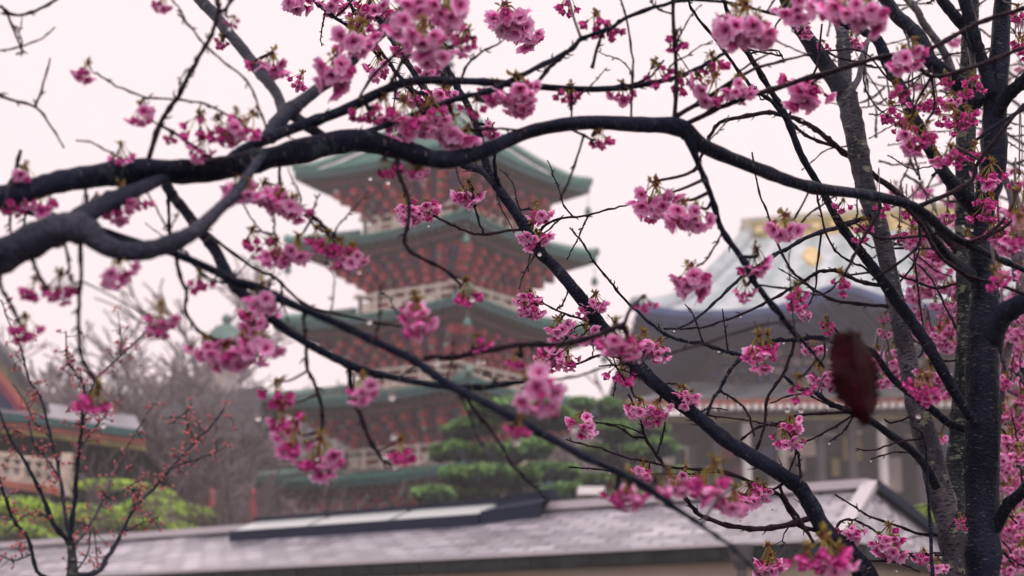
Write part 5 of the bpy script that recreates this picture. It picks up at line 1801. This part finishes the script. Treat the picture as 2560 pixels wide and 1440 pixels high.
for xy, w0, w1 in (
        ([2204, 722, 2153, 705, 2103, 681, 2066, 676, 2036, 685, 2002, 708, 1969, 725, 1918, 755, 1851, 786, 1767, 816, 1700, 824], 11, 4), ([2237, 769, 2204, 765, 2103, 755, 2043, 729, 2002, 698, 1975, 671, 1942, 604, 1918, 530, 1898, 480, 1880, 380], 9, 4),
        ([2237, 745, 2170, 675, 2137, 658, 2096, 634, 2063, 577, 2043, 483], 6, 5), ([2053, 584, 2045, 650, 2039, 715, 2029, 749, 2010, 780], 6, 4), ([2425, 640, 2370, 600, 2300, 540, 2237, 477, 2170, 427, 2096, 370, 2056, 336, 2012, 306, 1949, 286, 1915, 282, 1834, 296, 1794, 312, 1774, 343, 1754, 390, 1734, 430], 20, 7),
        ([2096, 373, 2036, 349, 2002, 329, 1975, 302], 8, 8), ([1982, 856, 1975, 893, 1955, 940, 1918, 994, 1912, 1061, 1891, 1125], 8, 7), ([1804, 977, 1844, 1004, 1871, 1037, 1886, 1091], 6, 4), ([1774, 1036, 1868, 1051, 1912, 1060, 1950, 1068], 5, 4),
        ([2137, 1040, 2079, 1071, 2036, 1095, 1999, 1108], 6, 4), ([2140, 1040, 2110, 1077, 2073, 1104], 5, 4), ([2130, 1030, 2036, 1034, 1989, 1040, 1955, 1057, 1898, 1067, 1851, 1101], 8, 5), ([2308, 1097, 2237, 1108, 2177, 1126, 2140, 1121], 5, 4),
        ([2315, 1138, 2237, 1131, 2177, 1148], 4, 4), ([2271, 1040, 2231, 1057, 2210, 1047], 5, 4), ([2360, 1353, 2305, 1336, 2237, 1313, 2170, 1289, 2140, 1269, 2086, 1235], 8, 4), ([2358, 1387, 2320, 1383, 2271, 1392], 6, 5),
        ([2110, 850, 2085, 820, 2065, 800], 5, 4), ([1757, 860, 1735, 790, 1712, 760], 5, 3), ([1821, 878, 1812, 820, 1806, 772], 5, 3), ([2100, 1010, 2060, 1005, 2000, 985, 1925, 1008], 5, 4), ([2278, 905, 2310, 860, 2280, 600, 2285, 540], 5, 4),
        ([2030, 715, 1980, 690, 1945, 670], 4, 3), ([2420, 650, 2380, 630, 2300, 620, 2180, 617, 2120, 560], 6, 4), ([2260, 720, 2290, 650, 2310, 560], 6, 4), ([2412, 700, 2340, 720, 2280, 700, 2200, 680, 2103, 690], 7, 5),
        ([1969, 302, 1985, 260, 2040, 170, 2055, 60], 7, 5), ([1895, 130, 1940, 125, 1960, 150], 5, 4), ([1928, 228, 1905, 250, 1890, 215], 4, 3), ([2018, 110, 2090, 140, 2160, 160, 2200, 170], 5, 5), ([1980, 130, 1900, 130, 1860, 120], 5, 5),
        ([2165, 100, 2160, 200, 2185, 260, 2220, 290], 5, 4), ([2070, 130, 2160, 130, 2240, 210, 2330, 170], 5, 4), ([2420, 880, 2350, 900, 2300, 860, 2240, 830], 5, 4), ([2420, 860, 2380, 800, 2330, 700, 2270, 640], 6, 4)):
    RT.B(xy, w0, w1, spurs=.25)
RT.small = True
# fine twiggery through the crown on the right
rnd = random.Random(5)
for k in range(80):
    x, y = rnd.uniform(1900, 2570), rnd.uniform(-20, 640)
    if x < 2150 and y > 150:
        x += 260
    d = rnd.uniform(4.0, 6.0)
    a_ = rnd.choice((rnd.uniform(-2.2, -1.0), rnd.uniform(2.4, 3.6), rnd.uniform(-.5, .6)))
    pts = []
    L_ = rnd.uniform(70, 190)
    for j in range(5):
        pts += [x, y]
        x += math.cos(a_) * L_ / 4
        y += math.sin(a_) * L_ / 4
        a_ += rnd.gauss(0, .25)
    RT.B(pts, rnd.uniform(3.5, 7), 3, d, d + rnd.uniform(-.3, .3), 'bark_twig' if rnd.random() < .6 else LM, spurs=.3, name='twig')
for k in range(26):
    x, y = rnd.uniform(2505, 2590), rnd.uniform(950, 1440)
    d = rnd.uniform(4.4, 5.4)
    a_ = rnd.uniform(-2.6, -.4)
    pts = []
    for j in range(4):
        pts += [x, y]
        x += math.cos(a_) * 35
        y += math.sin(a_) * 35
        a_ += rnd.gauss(0, .3)
    RT.B(pts, 6, 3, d, d, 'bark_twig', spurs=.3, name='twig')
clusters(RT, '''2110 525 55 b 3.3;2200 525 60 b 3.3;2165 575 60 b 3.3;2150 600 55 b 3.3;2275 540 60 b 3.3;2285 590 70 m 3.4;2250 590 50 b 3.4;2290 600 60 b 3.3;2370 550 50 f 3.6;2345 640 55 b 3.5;2420 600 50 b 3.4;2460 545 85 b 3.2;2480 520 70 b 3.2;2455 500 50 b 3.2;
2500 600 70 m 3.2;2540 560 80 b 3.1;2525 620 70 b 3.2;2480 590 80 b 3.2;2440 220 65 b 3.2;2415 240 60 b 3.2;2430 195 50 b 3.2;2310 270 75 b 3.2;2335 265 70 b 3.2;2380 300 80 b 3.1;2420 300 70 b 3.1;2395 320 70 b 3.1;2350 310 60 b 3.3;2230 290 75 b 3.3;2265 310 60 b 3.3;2250 340 60 b 3.3;
2365 205 50 b 3.3;2380 260 60 m 3.2;2440 390 70 b 3.1;2480 440 80 m 3.1;2340 400 60 m 3.1;2550 110 60 b 3.2;2545 40 60 b 3.4;2560 130 70 b 3.3;2550 460 60 b 3.3;
2130 110 55 b 4;2110 100 40 b 4;2145 108 50 m 4;2060 120 40 b 3.6;2020 80 50 m 3.6;
2310 645 60 f 4.6;2340 690 65 f 4.8;2290 700 60 f 4.8;2320 730 60 f 4.8;2365 720 60 f 4.8;2285 745 60 f 4.8;2390 770 60 f 4.6;2370 790 60 f 4.8;2340 770 50 f 4.8;2300 780 50 m 4.8;2400 740 55 f 4.8;2320 820 55 m 4.8;2350 850 70 f 4.7;2380 870 60 f 4.7;2330 860 50 f 4.8;2370 830 60 f 4.7;
2235 880 55 m 4.8;2215 800 40 b 4.2;2210 830 45 m 4.2;2065 815 50 b 3.5;2065 830 40 b 3.5;2040 875 60 f 3.6;2050 945 70 f 3.7;2065 965 60 f 3.7;2195 900 70 f 4.5;2225 920 75 f 4.5;2210 955 60 f 4.6;2240 940 60 f 4.6;2330 945 90 f 3.6;2310 960 60 f 3.6;2365 985 40 f 4.5;2355 1100 40 f 4.5;1985 760 50 m 3.4;2010 790 40 f 3.4;
2520 960 60 f 4.8;2510 1040 60 m 4.8;2540 1040 55 m 4.8;2530 1070 50 b 4.8;2560 1000 55 f 4.8;2510 1100 50 m 5;2535 1120 70 f 4.8;2560 1140 60 f 4.8;2505 1160 50 f 4.9;2520 1180 50 f 4.9;2510 1230 50 f 5;2555 1230 50 f 5;2530 1270 45 f 5;2545 1350 50 f 4.9;2520 1345 45 m 4.9;2560 1380 60 f 4.8;2540 1410 60 f 4.8;2510 1400 50 f 4.8;2515 1430 60 f 4.8;2400 1305 28 b 3.5;2408 1320 28 b 3.5''')


# far blossoms of a second tree behind
BT = Tree('pink cherry seen through the gaps behind the right trunks', (at(2560, 1440, 9).x, 9, 0))
BT.B([2560, 2100, 2580, 1500, 2560, 1000, 2600, 600, 2620, 200], 26, 10, 9, 9, LM, 'trunk')
for k in range(16):
    y = 150 + k * 80
    x0 = 2575
    BT.B([x0, y + 60, 2500 - rnd.uniform(0, 60), y, 2400 - rnd.uniform(0, 80), y - rnd.uniform(0, 60), 2290 - rnd.uniform(0, 60), y - rnd.uniform(-20, 70)], 9, 3, None, 8.5, 'bark_twig', spurs=.2)
for k in range(75):
    x = rnd.uniform(2180, 2580)
    y = rnd.uniform(0, 1440)
    if x < 2300 and not (100 < y < 480):
        continue
    if x < 2500 and y > 1000:
        continue
    cluster(BT, x, y, rnd.uniform(28, 44), rnd.choice(('full', 'mid', 'bud', 'bud')), 8.8 + rnd.uniform(-.8, .8), 60)

for k in range(50):
    x, y = rnd.uniform(2270, 2580), rnd.choice((rnd.uniform(610, 1000), rnd.uniform(950, 1440), rnd.uniform(480, 620)))
    if y > 1000:
        x = rnd.uniform(2505, 2580)
    cluster(BT, x, y, rnd.uniform(44, 64), rnd.choice(('full', 'full', 'mid')), 8.3 + rnd.uniform(-.5, .5), 60)
for k in range(34):
    y = rnd.uniform(560, 1440)
    x = rnd.uniform(2500, 2575) if y > 760 else rnd.uniform(2270, 2575)
    cluster(RT, x, y, rnd.uniform(48, 74), rnd.choice(('full', 'full', 'mid')), 4.7 + rnd.uniform(-.2, .6), 90)
# thin side twigs all over the near and the leaning tree
for T_, cnt in ((NT, 46), (M, 26)):
    src = [q for q in T_.pts if 0 < q[0] < 2300 and -20 < q[1] < 1100 and q[3] < 26]
    for k in range(cnt):
        q = rnd.choice(src)
        a_ = rnd.choice((-1, -1, 1)) * rnd.uniform(.7, 2.4)
        L_ = rnd.uniform(60, 170)
        pts, x, y = [], q[0], q[1]
        for j in range(5):
            pts += [x, y]
            x += math.cos(a_) * L_ / 4
            y += math.sin(a_) * L_ / 4
            a_ += rnd.gauss(0, .22)
        T_.B(pts, rnd.uniform(4, 6), 2.6, q[2], q[2] + rnd.uniform(-.15, .2), 'bark_twig', spurs=.25, reg=False)

# ---------------- young budding tree at lower left
YT = Tree('young slender tree at lower left with coral buds and thin fanning branches', (at(180, 1440, 6.5).x, 6.5, 0), 'young tree', 'young_tree')
YT.B([200, 2300, 186, 1700, 181, 1440, 180, 1397, 176, 1350], 26, 18, 6.5, 6.5, LI, 'trunk', ws=[46, 36, 28, 24, 20])
YB = []
for xy, w0, w1, mm in (
        ([176, 1356, 183, 1279, 191, 1195, 198, 1121, 205, 1061, 207, 1000], 13, 6, D), ([176, 1350, 165, 1296, 151, 1195, 128, 1094, 101, 994, 74, 950, 50, 866, 20, 800, 3, 750], 10, 3, LM),
        ([174, 1370, 168, 1350, 134, 1309, 101, 1229, 67, 1162, 30, 1104, 7, 1051, -20, 990], 13, 5, D), ([188, 1373, 218, 1323, 259, 1246, 302, 1145, 353, 1061, 390, 1000], 8, 3, GR),
        ([183, 1440, 245, 1430, 270, 1390, 302, 1336, 336, 1272, 386, 1219, 430, 1168, 487, 1104, 527, 1067, 560, 1020], 12, 4, LM), ([430, 1175, 504, 1145, 560, 1120], 6, 3, GR),
        ([182, 1480, 101, 1437, 81, 1383, 67, 1340, 40, 1309, 13, 1246, 0, 1202, -20, 1150], 12, 5, D), ([336, 1272, 334, 1240, 333, 1222], 5, 3, D), ([205, 1061, 220, 1010, 240, 950, 302, 890, 353, 840, 380, 800], 6, 3, LM),
        ([207, 1000, 208, 960, 188, 933, 168, 893, 165, 829], 6, 3, LM), ([302, 890, 303, 850, 299, 809], 4, 3, LM), ([259, 1246, 300, 1230, 350, 1200], 4, 3, GR), ([134, 1309, 100, 1280, 60, 1290, 20, 1330], 6, 3, LM),
        ([128, 1094, 90, 1060, 60, 1000, 30, 960], 5, 3, LM), ([151, 1195, 120, 1150, 90, 1120, 70, 1050], 5, 3, LM), ([302, 1336, 350, 1310, 400, 1290], 4, 3, LM), ([198, 1121, 230, 1080, 260, 1040, 270, 1000], 5, 3, LM),
        ([487, 1104, 470, 1060, 465, 1030], 4, 3, LM), ([81, 1383, 40, 1400, 0, 1390], 5, 3, LM), ([245, 1430, 240, 1370, 235, 1320], 4, 3, LM), ([183, 1440, 220, 1380, 225, 1300], 5, 3, LM)):
    YT.B(xy, w0, w1, None, 6.5 + random.uniform(-.4, .4), mm, spurs=.3)


def bud_mesh(seed):
    r_ = random.Random(seed)
    mb = MB()
    for k in range(r_.choice((4, 5, 6))):
        d = Vector((r_.gauss(0, 1), r_.gauss(0, 1), r_.gauss(-.1, .8))).normalized()
        l = r_.uniform(.5, 1)
        e = d * l
        mb.tube([Vector((0, 0, 0)), e * .5, e], [.05, .04, .04], 'bark_twig', 4)
        for t in range(2):
            dd = (d + Vector((r_.gauss(0, .4), r_.gauss(0, .4), r_.gauss(0, .4)))).normalized()
            blob(mb, frame_to(e, dd), .15, .42, 'coral_bud', .2, 1.0, r_.uniform(.8, 1.15), 5)
    return mb.mesh('bud_cluster', True)


BM = [bud_mesh(i) for i in range(5)]
tips = [q for q in YT.pts if q[1] < 1430 and q[3] < 9 and -20 < q[0] < 620]
random.shuffle(tips)
for q in tips[:96]:
    px, py = q[0] + random.gauss(0, 15), q[1] + random.gauss(0, 12)
    o = bpy.data.objects.new('bud_cluster', random.choice(BM))
    C.objects.link(o)
    o.parent = YT.root
    a_, p = at(q[0], q[1], q[2]), at(px, py, q[2] + random.uniform(-.1, .1))
    o.location = p - YT.root.location
    s_ = random.uniform(.021, .034)
    o.scale = (s_, s_, s_)
    o.rotation_euler = (random.random() * 6, random.random() * 6, 0)
    if (a_ - p).length > .004:
        mb = MB()
        mb.tube([a_, a_.lerp(p, .5) + Vector((0, 0, .004)), p], [.0028, .002, .0016], 'bark_twig', 5)
        mb.obj('spur', YT.root, smooth=True)


bmx = MB()
for q in tips[96:240]:
    p = at(q[0] + random.gauss(0, 20), q[1] + random.gauss(0, 16), q[2] + random.uniform(-.15, .15))
    a_ = at(q[0], q[1], q[2])
    bmx.tube([a_, p], [.0018, .0012], 'bark_twig', 4)
    for _ in range(4):
        dd = Vector((random.gauss(0, 1), random.gauss(0, 1), random.gauss(0, 1))).normalized()
        blob(bmx, frame_to(p + dd * .006, dd), .0042, .014, 'coral_bud', .2, 1.0, random.uniform(.8, 1.15), 5)
bmx.obj('fine_buds', YT.root, smooth=True, kind='stuff')

# ---------------- dark red leaf hanging near the camera
def red_leaf():
    d = 1.62
    top, bot = at(2132, 836, d), at(2172, 1062, d)
    ax = (bot - top)
    L_ = ax.length
    ax.normalize()
    nrm = Vector((.25, -1, .12)).normalized()
    sx = ax.cross(nrm).normalized()
    nrm = sx.cross(ax)
    hw = 66 * mpp(2140, 950, d)
    mb = MB()
    n, K = 22, 6
    vs, fs = [], []
    rr = random.Random(4)
    for side in (0, 1):
        for i in range(n + 1):
            t = i / n
            w_ = hw * float(np.interp(t, [0, .05, .2, .45, .68, .85, .95, 1], [.28, .55, .88, 1, .84, .5, .22, .03]))
            w_ *= 1 + .22 * (i % 2) * (0.4 + rr.random() * .7) - .04
            for j in range(-K, K + 1):
                s_ = j / K
                p = top + ax * (L_ * t - (hw * .35 * abs(s_) * (1 - t) * (1 if i % 2 else .5) if t < .12 else 0)) + sx * (w_ * s_) + sx * (hw * .12 * math.sin(t * 3))
                z_ = -hw * .42 * abs(s_) ** 1.3 + hw * .10 * math.sin(t * 14 + abs(s_) * 2.5) * abs(s_) + hw * .25 * math.sin(t * 2.6)
                vs.append(p + nrm * (z_ - (.0006 if side else 0)))
    m_ = 2 * K + 1
    for side in (0, 1):
        o = side * (n + 1) * m_
        for i in range(n):
            for j in range(m_ - 1):
                f_ = (o + i * m_ + j, o + i * m_ + j + 1, o + (i + 1) * m_ + j + 1, o + (i + 1) * m_ + j)
                fs.append(f_ if side else f_[::-1])
    mb.add(vs, fs, 'red_leaf')
    # midrib and stalk
    pts = [top + ax * (L_ * t) + sx * (hw * .12 * math.sin(t * 3)) + nrm * (hw * .25 * math.sin(t * 2.6) + .0006) for t in np.linspace(0, 1, 10)]
    mb.tube(pts, list(np.linspace(.0012, .0004, 10)), 'bark_twig', 5)
    lf = mb.obj('leaf', NT.root, smooth=True, label='withered dark red leaf hanging blurred before the right trunks')
    sm = MB()
    q = NT.near(2125, 780)
    a_ = at(2110, 715, 2.0)
    st = [at(2019, 866, 2.45), at(2080, 850, 1.9), at(2120, 826, 1.63), top]
    st = [Vector(p) for p in spline([tuple(p) for p in st], 4)]
    sm.tube(st, [.0015] * len(st), 'bark_twig', 6)
    sm.obj('leaf_stalk', NT.root, smooth=True)


red_leaf()

for T_ in (NT, M, RT, BT):
    finish(T_)

# ---------------- rain drops
for (x, y, d, s_) in ((980, 992, 1.85, 1.3), (1437, 1072, 1.75, 1.2), (1289, 1108, 1.78, 1.2), (984, 1092, 1.85, 1.1), (963, 1140, 1.9, 1.1), (986, 1168, 1.9, 1), (1021, 832, 1.9, 1.2), (1012, 762, 1.9, 1), (924, 805, 2.0, 1), (1180, 749, 2.1, 1), (1092, 905, 2.0, 1.1),
                      (1195, 905, 2.0, 1.1), (645, 1045, 2.0, 1.1), (724, 1042, 2.0, 1.1), (697, 1090, 2.0, 1.1), (790, 1145, 2.0, 1.1), (276, 1022, 2.1, 1), (258, 1064, 2.1, 1), (1678, 1254, 1.8, 1.1), (1656, 1256, 1.8, 1), (2003, 1027, 2.5, 1),
                      (1968, 1026, 2.5, 1), (2296, 1041, 2.5, 1), (1697, 546, 2.5, 1.2), (1349, 636, 2.8, 1), (1155, 480, 3.3, .8), (970, 457, 2.4, .9), (1050, 448, 2.4, .9), (926, 447, 2.4, .8), (2420, 595, 3.2, .9), (2430, 575, 3.2, .9), (2408, 565, 3.2, .8)):
    DROPS.append((at(x, y, d), .0034 * s_))
for (x, y, d) in ((1912, 1099, 3.4), (2073, 1108, 3.4), (2045, 1088, 3.4), (1544, 1163, 3.3), (1527, 1194, 3.3), (1802, 860, 3.3), (1851, 800, 3.4), (1785, 936, 3.4), (2177, 1154, 3.4), (1866, 975, 3.4), (1893, 1230, 3.3), (2182, 627, 3.3), (1958, 863, 3.4), (1686, 827, 3.4), (1873, 1330, 3.3)):
    T_, q = min(((T_, T_.near(x, y)) for T_ in (RT, M)), key=lambda c: math.hypot(c[1][0] - x, c[1][1] - y))
    DROPS.append((at(q[0], q[1] + q[3] * .5 + 2.5, q[2]), .0023))
mb = MB()
for p, r in DROPS:
    vs, fs = [], []
    n, K = 10, 7
    for k in range(1, K):
        a_ = math.pi * k / K
        for j in range(n):
            b_ = 2 * math.pi * j / n
            vs.append(p + Vector((math.sin(a_) * math.cos(b_), math.sin(a_) * math.sin(b_), -math.cos(a_) * 1.1)) * r)
    for k in range(K - 2):
        for j in range(n):
            fs.append((k * n + j, k * n + (j + 1) % n, (k + 1) * n + (j + 1) % n, (k + 1) * n + j))
    fs.append(tuple(range(n - 1, -1, -1)))
    fs.append(tuple((K - 2) * n + j for j in range(n)))
    mb.add(vs, fs, 'water')
mb.obj('raindrops', smooth=True, label='clear raindrops hanging from twigs and blossoms', cat='raindrops', kind='stuff')

# ---------------- rainy air
HAZE = 0.0017
hz = MB()
hz.box((0, 71, 17), 128, 93, 18, 'soil')
me = hz.mesh('haze')
me.materials.clear()
hm = bpy.data.materials.new('haze')
hm.use_nodes = True
hn = hm.node_tree
for n_ in list(hn.nodes):
    if n_.type == 'BSDF_PRINCIPLED':
        hn.nodes.remove(n_)
pv = hn.nodes.new('ShaderNodeVolumePrincipled')
pv.inputs['Color'].default_value = (0.97, 0.93, 0.95, 1)
pv.inputs['Density'].default_value = HAZE
pv.inputs['Anisotropy'].default_value = 0.2
hn.links.new(pv.outputs[0], hn.nodes['Material Output'].inputs['Volume'])
me.materials.append(hm)
ho = bpy.data.objects.new('haze', me)
C.objects.link(ho)
tag(ho, 'thin pale rain mist filling the temple grounds', 'haze', kind='stuff')
